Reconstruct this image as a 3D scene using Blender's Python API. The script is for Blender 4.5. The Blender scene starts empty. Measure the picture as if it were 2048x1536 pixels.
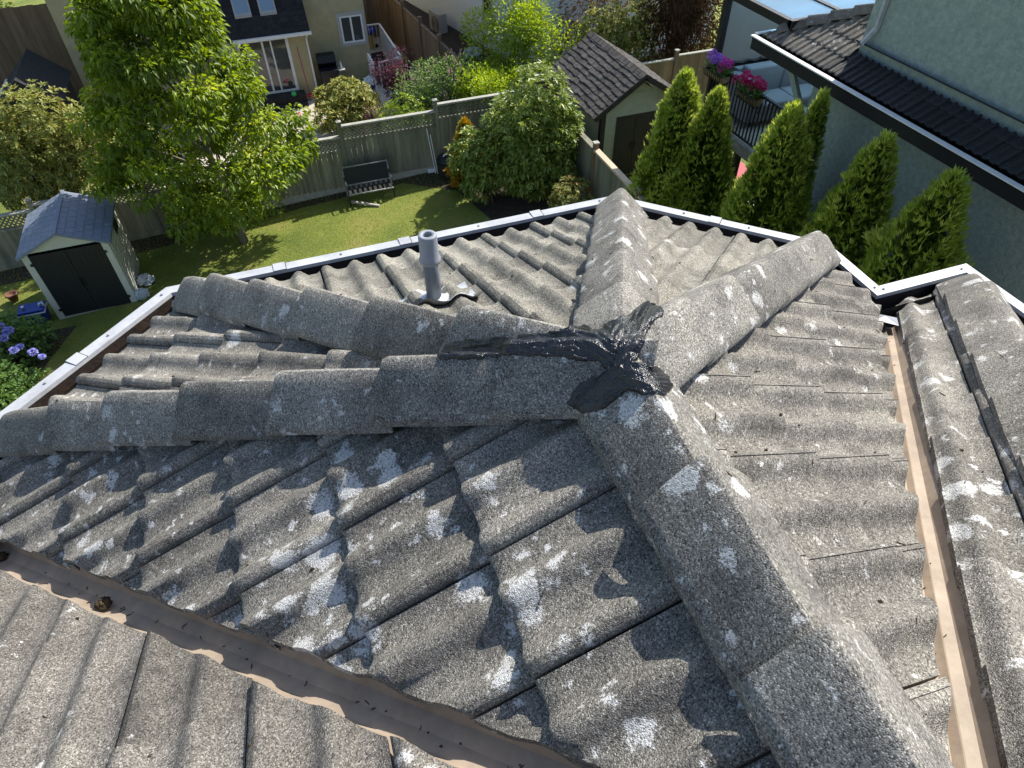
import bpy, bmesh, math, random
import numpy as np
from mathutils import Vector, Matrix
from mathutils.bvhtree import BVHTree
random.seed(7); RNG = np.random.default_rng(11)
SC = bpy.context.scene
COL = SC.collection

# ------------------------------------------------------------------ camera
FPX, PITCH, ROLL, YAW = 1342.191, 0.7991, -0.0125, 0.3403
CAM = np.array([-0.5923, -0.9437, 2.1753])
def cam_axes():
    f = np.array([math.sin(YAW)*math.cos(PITCH), math.cos(YAW)*math.cos(PITCH), -math.sin(PITCH)])
    r = np.array([math.cos(YAW), -math.sin(YAW), 0.0]); u = np.cross(r, f)
    c, s = math.cos(ROLL), math.sin(ROLL)
    return c*r + s*u, -s*r + c*u, f
CR, CU, CF = cam_axes()
cd = bpy.data.cameras.new('camera'); cam = bpy.data.objects.new('camera', cd); COL.objects.link(cam)
cd.sensor_width = 36.0; cd.lens = FPX/2048*36.0; cd.clip_start = 0.02; cd.clip_end = 3000
cam.matrix_world = Matrix(((CR[0], CU[0], -CF[0], CAM[0]), (CR[1], CU[1], -CF[1], CAM[1]), (CR[2], CU[2], -CF[2], CAM[2]), (0, 0, 0, 1)))
SC.camera = cam
# ------------------------------------------------------------------ sky, sun, exposure
SUN_AZ, SUN_EL = math.radians(61), math.radians(46)
w = bpy.data.worlds.new('World'); SC.world = w; w.use_nodes = True
nt = w.node_tree; bg = nt.nodes['Background']
sky = nt.nodes.new('ShaderNodeTexSky'); sky.sky_type = 'NISHITA'; sky.sun_disc = False
sky.sun_elevation = SUN_EL; sky.sun_rotation = SUN_AZ
nt.links.new(sky.outputs[0], bg.inputs[0]); bg.inputs[1].default_value = 0.13
sd = bpy.data.lights.new('sun', 'SUN'); sd.energy = 5.0; sd.angle = math.radians(0.53); sd.color = (1.0, 0.95, 0.87)
sun = bpy.data.objects.new('sun', sd); COL.objects.link(sun)
SDIR = Vector((math.sin(SUN_AZ)*math.cos(SUN_EL), math.cos(SUN_AZ)*math.cos(SUN_EL), math.sin(SUN_EL)))
sun.rotation_euler = SDIR.to_track_quat('Z', 'Y').to_euler(); sun.location = (20, 20, 30)
SC.view_settings.view_transform = 'Standard'; SC.view_settings.look = 'None'
SC.view_settings.exposure = 0.66; SC.view_settings.gamma = 1.0; SC.view_settings.use_curve_mapping = False
SC.cycles.max_bounces = 6; SC.cycles.transparent_max_bounces = 8; SC.cycles.use_denoising = True
SC.cycles.sample_clamp_indirect = 4.0

# ------------------------------------------------------------------ sight lines to world points
def ray(x, y): return (x-1024)/FPX*CR - (y-768)/FPX*CU + CF
def at_z(x, y, z): d = ray(x, y); return CAM + d*(z-CAM[2])/d[2]
def at_y(x, y, Y): d = ray(x, y); return CAM + d*(Y-CAM[1])/d[1]
def at_x(x, y, X): d = ray(x, y); return CAM + d*(X-CAM[0])/d[0]
def gz(x, y=15):
    return -6.95 + .05*(min(max(x, -12), 8)-1) - .012*max(0, min(y-17, 12))

# ------------------------------------------------------------------ materials
MATS = {}
def nodes_of(m): m.use_nodes = True; n = m.node_tree; return n, n.nodes['Principled BSDF']
def N(nt, t, **kw):
    n = nt.nodes.new(t)
    for k, v in kw.items():
        if k.startswith('i_'):
            key = k[2:]; key = int(key) if key.isdigit() else key.replace('_', ' ')
            n.inputs[key].default_value = v
        else: setattr(n, k, v)
    return n
def ramp(nt, stops, interp='LINEAR'):
    r = nt.nodes.new('ShaderNodeValToRGB'); r.color_ramp.interpolation = interp
    e = r.color_ramp.elements
    while len(e) < len(stops): e.new(.5)
    for el, (p, c) in zip(e, stops):
        el.position = p; el.color = (c, c, c, 1) if isinstance(c, (int, float)) else (*c, 1)
    return r
def pm(name, col, rough=.7, var=.25, scale=6.0, bump=0.0, bscale=60.0, metal=0.0, spec=.4, obj_rand=0.0, col2=None, stretch=(1, 1, 1)):
    """plain procedural paint / wood / stucco: colour with two scales of noise, fine bump"""
    if name in MATS: return MATS[name]
    m = bpy.data.materials.new(name); nt, b = nodes_of(m)
    g = N(nt, 'ShaderNodeNewGeometry'); mp = N(nt, 'ShaderNodeMapping'); mp.inputs['Scale'].default_value = stretch
    nt.links.new(g.outputs['Position'], mp.inputs[0])
    n1 = N(nt, 'ShaderNodeTexNoise', i_Scale=scale, i_Detail=6.0, i_Roughness=.65); nt.links.new(mp.outputs[0], n1.inputs[0])
    c2 = col2 or tuple(c*(1-var) for c in col); c1 = tuple(min(1, c*(1+var*.6)) for c in col)
    r = ramp(nt, [(.3, c2), (.7, c1)]); nt.links.new(n1.outputs[0], r.inputs[0])
    out = r.outputs[0]
    if obj_rand:
        oi = N(nt, 'ShaderNodeObjectInfo'); mr = N(nt, 'ShaderNodeMapRange', i_3=1-obj_rand, i_4=1+obj_rand)
        nt.links.new(oi.outputs['Random'], mr.inputs[0])
        mx = N(nt, 'ShaderNodeVectorMath', operation='SCALE'); nt.links.new(out, mx.inputs[0]); nt.links.new(mr.outputs[0], mx.inputs['Scale']); out = mx.outputs[0]
    nt.links.new(out, b.inputs['Base Color'])
    b.inputs['Roughness'].default_value = rough; b.inputs['Metallic'].default_value = metal; b.inputs['Specular IOR Level'].default_value = spec
    if bump:
        n2 = N(nt, 'ShaderNodeTexNoise', i_Scale=bscale, i_Detail=4.0); nt.links.new(mp.outputs[0], n2.inputs[0])
        bp = N(nt, 'ShaderNodeBump', i_Strength=bump, i_Distance=.02); nt.links.new(n2.outputs[0], bp.inputs['Height']); nt.links.new(bp.outputs[0], b.inputs['Normal'])
    MATS[name] = m; return m
def leafmat(name, c_dark, c_light, trans=.35, rough=.45, spec=.4, tip=None):
    if name in MATS: return MATS[name]
    m = bpy.data.materials.new(name); nt, b = nodes_of(m)
    at = N(nt, 'ShaderNodeAttribute', attribute_name='rnd')
    stops = [(0, c_dark), (.75, c_light)] + ([(1, tip)] if tip else [])
    r = ramp(nt, stops); nt.links.new(at.outputs['Fac'], r.inputs[0]); nt.links.new(r.outputs[0], b.inputs['Base Color'])
    b.inputs['Roughness'].default_value = rough; b.inputs['Specular IOR Level'].default_value = spec
    tr = N(nt, 'ShaderNodeBsdfTranslucent'); hs = N(nt, 'ShaderNodeHueSaturation', i_Hue=.485, i_Saturation=1.1, i_Value=1.5)
    nt.links.new(r.outputs[0], hs.inputs['Color']); nt.links.new(hs.outputs[0], tr.inputs[0])
    mx = N(nt, 'ShaderNodeMixShader', i_0=trans); nt.links.new(b.outputs[0], mx.inputs[1]); nt.links.new(tr.outputs[0], mx.inputs[2])
    nt.links.new(mx.outputs[0], nt.nodes['Material Output'].inputs[0])
    MATS[name] = m; return m

def tile_material(name, base=(.215, .202, .18), lichen=.5, dark=1.0, shift=(0, 0, 0)):
    """weathered concrete with exposed aggregate, white lichen in clusters, dark algae"""
    m = bpy.data.materials.new(name); nt, b = nodes_of(m); L = nt.links.new
    g = N(nt, 'ShaderNodeNewGeometry'); P = N(nt, 'ShaderNodeVectorMath', operation='ADD', i_1=shift); L(g.outputs['Position'], P.inputs[0]); P = P.outputs[0]
    vo = N(nt, 'ShaderNodeTexVoronoi', i_Scale=350.0); L(P, vo.inputs['Vector'])
    bw = N(nt, 'ShaderNodeRGBToBW'); L(vo.outputs['Color'], bw.inputs[0])
    gr = ramp(nt, [(.10, .24), (.42, .78), (.70, 1.10), (.90, 2.0)]); L(bw.outputs[0], gr.inputs[0])
    n1 = N(nt, 'ShaderNodeTexNoise', i_Scale=6.0, i_Detail=9.0, i_Roughness=.68); L(P, n1.inputs[0])
    r1 = ramp(nt, [(.30, tuple(c*.50*dark for c in base)), (.5, base), (.74, tuple(c*1.28 for c in (base[0], base[1], base[2]*.95)))]); L(n1.outputs[0], r1.inputs[0])
    oi = N(nt, 'ShaderNodeObjectInfo'); mr = N(nt, 'ShaderNodeMapRange', i_3=.76, i_4=1.16); L(oi.outputs['Random'], mr.inputs[0])
    mul = N(nt, 'ShaderNodeMix', data_type='RGBA', blend_type='MULTIPLY', i_0=1.0); L(r1.outputs[0], mul.inputs[6]); L(gr.outputs[0], mul.inputs[7])
    sc = N(nt, 'ShaderNodeVectorMath', operation='SCALE'); L(mul.outputs[2], sc.inputs[0]); L(mr.outputs[0], sc.inputs['Scale'])
    # lichen: stippled colonies gathered where a broad noise is high, and scattered small spots
    n3 = N(nt, 'ShaderNodeTexNoise', i_Scale=2.1, i_Detail=2.0); L(P, n3.inputs[0])
    dist = N(nt, 'ShaderNodeTexNoise', i_Scale=22.0, i_Detail=4.0); L(P, dist.inputs[0])
    pa = N(nt, 'ShaderNodeVectorMath', operation='SCALE', i_Scale=.075); L(dist.outputs['Color'], pa.inputs[0])
    pb = N(nt, 'ShaderNodeVectorMath', operation='ADD'); L(P, pb.inputs[0]); L(pa.outputs[0], pb.inputs[1])
    gn = N(nt, 'ShaderNodeTexNoise', i_Scale=170.0, i_Detail=3.0, i_Roughness=.7); L(P, gn.inputs[0])
    ga = N(nt, 'ShaderNodeMath', operation='MULTIPLY_ADD', i_1=1.15, i_2=-.575); L(gn.outputs[0], ga.inputs[0])
    acc = None
    st_ = ramp(nt, [(.36, .25), (.56, 1.0)]); L(gn.outputs[0], st_.inputs[0])
    for vs, am, bias, rnd_k in ((10.0, .95, -.43, .38), (21.0, .42, -.225, .40)):
        v2 = N(nt, 'ShaderNodeTexVoronoi', i_Scale=vs, i_Randomness=1.0); L(pb.outputs[0], v2.inputs['Vector'])
        sep = N(nt, 'ShaderNodeSeparateColor'); L(v2.outputs['Color'], sep.inputs[0])
        rad = N(nt, 'ShaderNodeMath', operation='MULTIPLY_ADD', i_1=am, i_2=bias-.5*(1-lichen)); L(n3.outputs[0], rad.inputs[0])
        rr = N(nt, 'ShaderNodeMath', operation='MULTIPLY_ADD', i_1=rnd_k); L(sep.outputs[0], rr.inputs[0]); L(rad.outputs[0], rr.inputs[2])
        df = N(nt, 'ShaderNodeMath', operation='SUBTRACT'); L(rr.outputs[0], df.inputs[0]); L(v2.outputs['Distance'], df.inputs[1])
        su = N(nt, 'ShaderNodeMath', operation='MULTIPLY_ADD', i_1=.55); L(ga.outputs[0], su.inputs[0]); L(df.outputs[0], su.inputs[2])
        lr = ramp(nt, [(.0, 0), (.11, .9)]); L(su.outputs[0], lr.inputs[0])
        ml = N(nt, 'ShaderNodeMath', operation='MULTIPLY'); L(lr.outputs[0], ml.inputs[0]); L(st_.outputs[0], ml.inputs[1])
        if acc is None: acc = ml.outputs[0]
        else:
            mm = N(nt, 'ShaderNodeMath', operation='MAXIMUM'); L(acc, mm.inputs[0]); L(ml.outputs[0], mm.inputs[1]); acc = mm.outputs[0]
    mx = N(nt, 'ShaderNodeMix', data_type='RGBA'); L(acc, mx.inputs[0]); L(sc.outputs[0], mx.inputs[6]); mx.inputs[7].default_value = (.60, .60, .58, 1)
    L(mx.outputs[2], b.inputs['Base Color']); b.inputs['Roughness'].default_value = .9; b.inputs['Specular IOR Level'].default_value = .2
    h1 = N(nt, 'ShaderNodeMath', operation='MULTIPLY_ADD', i_1=-.7); L(vo.outputs['Distance'], h1.inputs[0]); L(gn.outputs[0], h1.inputs[2])
    bp = N(nt, 'ShaderNodeBump', i_Strength=.6, i_Distance=.0045); L(h1.outputs[0], bp.inputs['Height']); L(bp.outputs[0], b.inputs['Normal'])
    MATS[name] = m; return m

# ------------------------------------------------------------------ mesh helpers
ORG = {}
class MB:
    def __init__(s): s.v = []; s.f = []
    def add(s, vs, fs):
        o = len(s.v); s.v += [tuple(map(float, p)) for p in vs]; s.f += [tuple(i+o for i in f) for f in fs]; return s
    def quad(s, a, b, c, d): return s.add([a, b, c, d], [(0, 1, 2, 3)])
    def box(s, x0, x1, y0, y1, z0, z1):
        if x0 > x1: x0, x1 = x1, x0
        if y0 > y1: y0, y1 = y1, y0
        if z0 > z1: z0, z1 = z1, z0
        return s.add([(x0, y0, z0), (x1, y0, z0), (x1, y1, z0), (x0, y1, z0), (x0, y0, z1), (x1, y0, z1), (x1, y1, z1), (x0, y1, z1)],
                     [(3, 2, 1, 0), (4, 5, 6, 7), (0, 1, 5, 4), (1, 2, 6, 5), (2, 3, 7, 6), (3, 0, 4, 7)])
    def bar(s, p, q, w, h, up=(0, 0, 1)):
        p = np.array(p, float); q = np.array(q, float); d = q-p; d /= np.linalg.norm(d)
        a = np.cross(d, np.array(up, float))
        if np.linalg.norm(a) < 1e-6: a = np.cross(d, (1, 0, 0))
        a /= np.linalg.norm(a); b = np.cross(a, d); a = a*w/2; b = b*h/2
        return s.add([p-a-b, p+a-b, p+a+b, p-a+b, q-a-b, q+a-b, q+a+b, q-a+b],
                     [(0, 1, 2, 3), (7, 6, 5, 4), (0, 4, 5, 1), (1, 5, 6, 2), (2, 6, 7, 3), (3, 7, 4, 0)])
    def tube(s, pts, rad, n=10, caps=True):
        pts = [np.array(p, float) for p in pts]; rad = rad if hasattr(rad, '__len__') else [rad]*len(pts)
        o = len(s.v); prev = None
        for i, p in enumerate(pts):
            d = pts[min(i+1, len(pts)-1)] - pts[max(i-1, 0)]; d /= max(np.linalg.norm(d), 1e-9)
            if prev is None:
                a = np.cross(d, (0, 0, 1)) if abs(d[2]) < .9 else np.cross(d, (1, 0, 0))
            else: a = prev - d*(prev@d)
            a /= np.linalg.norm(a); prev = a; b = np.cross(d, a)
            for k in range(n):
                t = 2*math.pi*k/n; s.v.append(tuple(p + rad[i]*(a*math.cos(t)+b*math.sin(t))))
        for i in range(len(pts)-1):
            for k in range(n):
                s.f.append((o+i*n+k, o+i*n+(k+1) % n, o+(i+1)*n+(k+1) % n, o+(i+1)*n+k))
        if caps:
            s.f.append(tuple(o+k for k in reversed(range(n)))); s.f.append(tuple(o+(len(pts)-1)*n+k for k in range(n)))
        return s
    def lathe(s, c, prof, n=16):
        """prof: list of (radius, z) from bottom to top about centre c"""
        o = len(s.v); c = np.array(c, float)
        for r, z in prof:
            for k in range(n):
                t = 2*math.pi*k/n; s.v.append((c[0]+r*math.cos(t), c[1]+r*math.sin(t), c[2]+z))
        for i in range(len(prof)-1):
            for k in range(n): s.f.append((o+i*n+k, o+i*n+(k+1) % n, o+(i+1)*n+(k+1) % n, o+(i+1)*n+k))
        if prof[0][0] > 1e-4: s.f.append(tuple(o+k for k in reversed(range(n))))
        if prof[-1][0] > 1e-4: s.f.append(tuple(o+(len(prof)-1)*n+k for k in range(n)))
        return s
    def prism(s, poly, z0, z1):
        n = len(poly); o = len(s.v)
        s.v += [(float(x), float(y), float(z0)) for x, y in poly] + [(float(x), float(y), float(z1)) for x, y in poly]
        s.f += [tuple(o+i for i in reversed(range(n))), tuple(o+n+i for i in range(n))] + [(o+i, o+(i+1) % n, o+n+(i+1) % n, o+n+i) for i in range(n)]
        return s
    def blob(s, c, r, jitter=.12, nu=12, nv=8, seed=0):
        rg = random.Random(seed); o = len(s.v); c = np.array(c, float); r = np.array(r, float)*np.ones(3)
        for j in range(nv+1):
            for i in range(nu):
                th = math.pi*j/nv; ph = 2*math.pi*i/nu; k = 1+rg.uniform(-jitter, jitter)
                s.v.append(tuple(c + r*k*np.array([math.sin(th)*math.cos(ph), math.sin(th)*math.sin(ph), math.cos(th)])))
        for j in range(nv):
            for i in range(nu): s.f.append((o+j*nu+i, o+(j+1)*nu+i, o+(j+1)*nu+(i+1) % nu, o+j*nu+(i+1) % nu))
        return s
    def build(s, name, mat, parent=None, smooth=False, bevel=0.0):
        return link_mesh(name, s.v, s.f, mat, parent, smooth, bevel)
def link_mesh(name, v, f, mat, parent=None, smooth=False, bevel=0.0, org=None):
    me = bpy.data.meshes.new(name)
    o = org if org is not None else (ORG[parent.name] if parent is not None else np.zeros(3))
    v = np.asarray(v, float) - o
    me.from_pydata(v.tolist(), [], f); 
    if bevel:
        bm = bmesh.new(); bm.from_mesh(me); bmesh.ops.remove_doubles(bm, verts=bm.verts, dist=1e-5)
        bmesh.ops.bevel(bm, geom=list(bm.edges), offset=bevel, segments=2, affect='EDGES', profile=.6); bm.to_mesh(me); bm.free()
    me.materials.append(MATS[mat] if isinstance(mat, str) else mat)
    if smooth: me.polygons.foreach_set('use_smooth', [True]*len(me.polygons))
    ob = bpy.data.objects.new(name, me); COL.objects.link(ob)
    if parent is not None: ob.parent = parent
    else: ob.location = tuple(o)
    ORG[ob.name] = np.array(o, float); me.update(); return ob
def tag(o, label, cat, group=None):
    o['label'] = label; o['category'] = cat
    if group: o['group'] = group
    return o
def thing(name, label, cat, loc, group=None):
    o = bpy.data.objects.new(name, None); COL.objects.link(o); o.location = tuple(map(float, loc)); o.empty_display_size = .2
    ORG[o.name] = np.array(loc, float); return tag(o, label, cat, group)
def single(name, mb, mat, label, cat, loc, group=None, smooth=False, bevel=0.0):
    ob = link_mesh(name, mb.v, mb.f, mat, None, smooth, bevel, org=np.array(loc, float)); return tag(ob, label, cat, group)
def struct(o, kind='structure'): o['kind'] = kind; return o
# ================================================================== the tiled roof we stand on
tile_material('tile_concrete', base=(.238, .223, .195), lichen=.74)
tile_material('tile_concrete_lichen', base=(.222, .208, .183), lichen=.90, shift=(3.1, .4, 0))
tile_material('tile_concrete_far', base=(.24, .228, .194), lichen=.42, shift=(1.7, 5.2, 0))
tile_material('cap_concrete', base=(.235, .223, .20), lichen=.80, shift=(7.3, 2.2, 1))
tile_material('tile_concrete_dark', base=(.17, .158, .14), lichen=.62, shift=(.4, 9.1, 0))  # same concrete with a darker base tone
pm('underlay', (.012, .012, .013), .9, .3, 20)
pm('gutter_white', (.40, .412, .43), .45, .24, 7, bump=.08, bscale=30, spec=.5)
pm('gutter_dark', (.022, .020, .021), .75, .5, 14, bump=.1, bscale=50)
pm('gutter_rust', (.055, .034, .022), .85, .6, 10, bump=.15, bscale=70, col2=(.016, .013, .012))
pm('valley_tan', (.33, .265, .20), .6, .28, 11, bump=.1, bscale=30, spec=.4)
pm('house_stucco', (.52, .5, .45), .9, .12, 5, bump=.4, bscale=90)
pm('pipe_dark', (.15, .17, .20), .45, .45, 12, bump=.1, bscale=40, stretch=(1, 1, .2))
pm('pipe_grey', (.26, .28, .31), .5, .3, 9, bump=.1, bscale=40, stretch=(1, 1, .25))
pm('lead_sheet', (.46, .48, .50), .38, .2, 8, bump=.15, bscale=18, metal=.35)
pm('hole_black', (.006, .006, .006), .9, 0, 1)
pm('moss', (.07, .05, .025), .95, .6, 60, bump=.8, bscale=120)
HR = 1.0486; S45 = .484; APEX = np.array([0., 0., HR])
TW = .274                      # cover width of a tile (two rolls)
t_ = lambda d: math.tan(math.radians(d))
roof = thing('tiled_house', 'grey concrete tiled bay roof with white gutters in the foreground', 'house', (0, 0, -6.9))
def rollz(u):
    """tile profile across u in [0, TW]; the over-lock edge is u = TW"""
    p = TW/2; x = (u - (TW-.033)) / p; x -= np.round(x)          # crest of a roll at TW-.033 and half a tile lower
    k = np.clip(np.abs(x)/.30, 0, 1); z = .030*(.62*(1-k**2.4)+.38*(1-k*k*(3-2*k)))
    pan = np.clip((np.abs(x)-.3)/.2, 0, 1)
    return z - .012 - .002*pan
NU = 22
def tile_mesh(rg, length, lap, lift):
    """verts in tile frame (u across, v down-slope from butt = 0 upward negative, w normal)"""
    us = np.concatenate([np.linspace(.0015, TW-.024, NU-4), [TW-.0235, TW-.014, TW-.0055, TW-.0045]]); vs = np.array([-(length+lap), -length*.55, -length*.12, -.006, 0.0])
    top = []; tilt = rg.uniform(-.0025, .0025); sag = rg.uniform(-.002, .002)
    for v in vs:
        l = lift*(1 + v/(length+lap)); 
        for u in us:
            z = rollz(u) + l + tilt*(u/TW-.5)*2 + sag
            if u > TW-.0237: z += .0032
            if u > TW-.005: z -= .0015
            if v == 0.0: z -= .004
            top.append((u, v + (rg.uniform(-.0022, .0022) if v > -.01 else 0), z))
    n = len(top); nv = len(vs)
    bot = [(u, v, z-.020) for u, v, z in top]
    f = []
    for j in range(nv-1):
        for i in range(NU-1):
            a = j*NU+i; f.append((a, a+1, a+NU+1, a+NU)); f.append((n+a, n+a+NU, n+a+NU+1, n+a+1))
    for i in range(NU-1):
        a = (nv-1)*NU+i; f.append((a, a+1, n+a+1, n+a)); a = i; f.append((a+1, a, n+a, n+a+1))
    for j in range(nv-1):
        a = j*NU+NU-1; f.append((a+NU, a, n+a, n+a+NU)); a = j*NU; f.append((a, a+NU, n+a+NU, n+a))
    return top+bot, f
ROOFGEO_V, ROOFGEO_F = [], []   # collected for draping
def slope(name_label, origin, dirxy, deg, edge_phase, butts, span, clips, matf, lift=.026, tw=None, seed=1, skew=None, jit=.005, org7=False):
    """one roof plane: deck mesh + separate tiles. dirxy horizontal down-slope direction; edge_phase: u of an over-lock edge
    (u measured along 'right when looking up-slope' from origin); butts: horizontal distances (down-slope) of the butt ends;
    span (u0,u1); clips: vertical half-planes (point, inward normal, jitter)"""
    rg = random.Random(seed)
    d = np.array([dirxy[0], dirxy[1], 0.]); d /= np.linalg.norm(d); sl = math.radians(deg)
    ev = d*math.cos(sl) + np.array([0, 0, -math.sin(sl)]); Lk = -d
    eu = np.array([Lk[1], -Lk[0], 0.]); nn = np.cross(ev, -eu); nn = nn if nn[2] > 0 else -nn
    eu0, ev0 = eu, ev
    if skew is not None:           # rolls laid along another line of the same plane
        ev = np.array(skew, float); ev -= nn*(ev@nn); ev /= np.linalg.norm(ev); eu = np.cross(ev, nn); eu = eu if eu@eu0 > 0 else -eu; sl = 0.0
    # deck
    if org7: origin = origin + np.array([1.43, .31, -S45*.31])
    bm = bmesh.new()
    b0, b1 = (-2.6 if org7 else -1.6), max(butts)-.03
    pts = [origin + eu0*u + ev0*b*1.12 - nn*.062 for u, b in ((span[0]-.4, b0), (span[1]+.4, b0), (span[1]+.4, b1), (span[0]-.4, b1))]
    vs = [bm.verts.new(p - ORG[roof.name]) for p in pts]; bm.faces.new(vs)
    for p, n, j in clips:
        bmesh.ops.bisect_plane(bm, geom=bm.verts[:]+bm.edges[:]+bm.faces[:], plane_co=Vector(np.array([*p, 0.])-ORG[roof.name]), plane_no=Vector((*[-x for x in n], 0)), clear_outer=True)
    bmesh.ops.recalc_face_normals(bm, faces=bm.faces)
    me = bpy.data.meshes.new('roof_slope'); bm.to_mesh(me); bm.free(); me.materials.append(MATS['underlay'])
    so = bpy.data.objects.new('roof_slope', me); COL.objects.link(so); so.parent = roof; ORG[so.name] = ORG[roof.name]
    if name_label: so['label'] = name_label
    k0 = math.ceil((span[0]-edge_phase)/TW)-0; k1 = math.ceil((span[1]-edge_phase)/TW)+1
    butts = sorted(butts); prev = None
    for bi, bt in enumerate(butts):
        ex = (bt - butts[bi-1]) if bi else (butts[1]-butts[0])
        for k in range(k0, k1):
            uR = edge_phase + k*TW; u0 = uR - TW
            V, F = tile_mesh(rg, ex/math.cos(sl), .055, lift)
            du = rg.uniform(-.0012, .0012); dv = rg.uniform(-.004, .004)
            W = [origin + eu*(u0+u+du) + ev*(bt/math.cos(sl)+v+dv) + nn*w_ for u, v, w_ in V]
            Wa = np.array(W)
            keep = True; cut = False
            for p, n, j in clips:
                dd = (Wa[:, 0]-p[0])*n[0] + (Wa[:, 1]-p[1])*n[1]
                if dd.max() < .012: keep = False; break
                if dd.min() < 0: cut = True
            if not keep: continue
            bm = bmesh.new(); bv = [bm.verts.new(p - ORG[roof.name]) for p in W]
            for f in F: bm.faces.new([bv[i] for i in f])
            if cut:
                for p, n, j in clips:
                    jj = rg.uniform(-jit, jit)*j
                    r = bmesh.ops.bisect_plane(bm, geom=bm.verts[:]+bm.edges[:]+bm.faces[:], plane_co=Vector(np.array([p[0]+n[0]*jj, p[1]+n[1]*jj, 0.])-ORG[roof.name]), plane_no=Vector((-n[0], -n[1], 0)), clear_outer=True)
                    ce = [e for e in r['geom_cut'] if isinstance(e, bmesh.types.BMEdge) and e.is_valid]
                    if ce:
                        try: bmesh.ops.holes_fill(bm, edges=ce, sides=0)
                        except Exception: pass
            if len(bm.faces) < 6: bm.free(); continue
            bmesh.ops.recalc_face_normals(bm, faces=bm.faces)
            me = bpy.data.meshes.new('roof_tile'); bm.to_mesh(me)
            o = len(ROOFGEO_V); bm.verts.index_update()
            ROOFGEO_V.extend([tuple(np.array(v.co)+ORG[roof.name]) for v in bm.verts]); ROOFGEO_F.extend([tuple(v.index+o for v in f.verts) for f in bm.faces])
            bm.free()
            me.materials.append(MATS[matf])
            me.polygons.foreach_set('use_smooth', [True]*len(me.polygons))
            me.set_sharp_from_angle(angle=math.radians(50))
            ob = bpy.data.objects.new('roof_tile', me); COL.objects.link(ob); ob.parent = so
    return so
def hp(p, ang, j=0.0): return (p, ang, j)
# plan directions of the hips (down-slope)
def hipdir(n1, n2):
    d = np.cross(n1, n2); d = -d*np.sign(d[2]); return d/np.hypot(d[0], d[1])
def pn(dx, dy, s): v = np.array([dx*s, dy*s, 1.]); return v/np.linalg.norm(v)
q = math.sqrt(.5)
D1, D2, D3 = 21.8, 24.3, 22.4; D45 = math.degrees(math.atan(S45))
n1, n2, n3, n4, n5 = pn(-q, q, t_(D1)), pn(0, 1, t_(D2)), pn(q, q, t_(D3)), pn(1, 0, S45), pn(-1, 0, S45)
hA, hB, hC, hD = hipdir(n5, n1), hipdir(n1, n2), hipdir(n2, n3), hipdir(n3, n4)
def side(h, sgn, off=0.0):
    """half-plane to one side of a hip through the apex; sgn +1 = left of the hip direction"""
    nx, ny = -h[1]*sgn, h[0]*sgn; return ((nx*off, ny*off), (nx, ny), 0.0)
VR, VL = -1.121, -1.075            # right valley: y = x+VR ; left valley: x+y = VL
yR = lambda off: ((0, VR+off*math.sqrt(2)), (-q, q), 1.0)      # keep the P4 side
yR7 = lambda off: ((0, VR-off*math.sqrt(2)), (q, -q), 1.0)     # keep the P7 side
yL5 = lambda off: ((0, VL+off*math.sqrt(2)), (q, q), 1.0)
yL6 = lambda off: ((0, VL-off*math.sqrt(2)), (-q, -q), 1.0)
rng = lambda a, s, n: [a+s*i for i in range(n)]
# P5 front-left plane (down = -x; u runs -y)
slope('front left slope streaked with white lichen', APEX, (-1, 0), D45, -.045, [.105, .392, .684, .967, 1.262, 1.55, 1.90], (-2.2, 2.6),
      [((0, 0), (-1, 0), 0), side(hA, 1, .02), yL5(.035)], 'tile_concrete_lichen', lift=.028, seed=5)
# P4 right plane (down = +x; u runs +y)
slope('right slope falling to the tan valley', APEX, (1, 0), D45, .058, [.13, .416, .70, .981, 1.265, 1.55, 1.81], (-3.0, 1.8),
      [((0, 0), (1, 0), 0), side(hD, -1, .02), yR(.045)], 'tile_concrete', lift=.030, seed=4)
# P2 back plane (down = +y; u runs -x)
slope('back slope with the vent pipe', APEX, (0, 1), D2, -.80, [.24, .515, .789, 1.066, 1.35, 1.625, 1.915], (-1.7, 1.7),
      [side(hB, -1, .02), side(hC, 1, .02)], 'tile_concrete_far', lift=.026, seed=2)
# P1 left plane (down = (-1,1); u runs (-1,-1))
slope('narrow left slope between two hips', APEX, (-1, 1), D1, -.19, [.30, .62, .945, 1.27, 1.59, 1.915, 2.255], (-1.3, 1.3),
      [side(hA, -1, .02), side(hB, 1, .02)], 'tile_concrete', lift=.030, seed=1)
# P3 small right-back plane (down = (1,1); u runs (-1,1))
slope('narrow slope between the two far hips', APEX, (1, 1), D3, .255, [.45, .735, 1.02, 1.305, 1.59, 1.875, 2.165], (-1.2, 1.2),
      [side(hC, -1, .02), side(hD, 1, .02)], 'tile_concrete_far', lift=.012, seed=3)
# P6 main roof, left (down = +y; u runs -x); origin on the plane at y=0
O6 = np.array([0., 0., S45*1.0917]); O7 = np.array([0., 0., S45*1.0454])
slope('main roof below the left valley', O6, (0, 1), D45, .414, [-1.44, -1.15, -.86, -.57, -.28, .15, .44, .80], (-.9, 2.6),
      [yL6(.055), ((-.1, 0), (-1, 0), 0)], 'tile_concrete_dark', lift=.012, seed=6)
# P7 main roof, right
hF = (q, q)   # plan direction of the hip at the far right corner (down-slope)
FX, FY = 2.50, .90; EYZ = .14
slope('main roof right of the tan valley', O7, (0, 1), D45, .068, [-2.21, -1.89, -1.57, -1.25, -.93, -.61, -.29, .03, .35, .67, .98], (-.7, .7),
      [yR7(.05), ((FX-.12, FY-.12), (-q, q), 0), ((0, .80), (0, -1), .5)], 'tile_concrete_lichen', lift=.012, seed=7, skew=(1, 1, -S45), org7=True)
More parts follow.
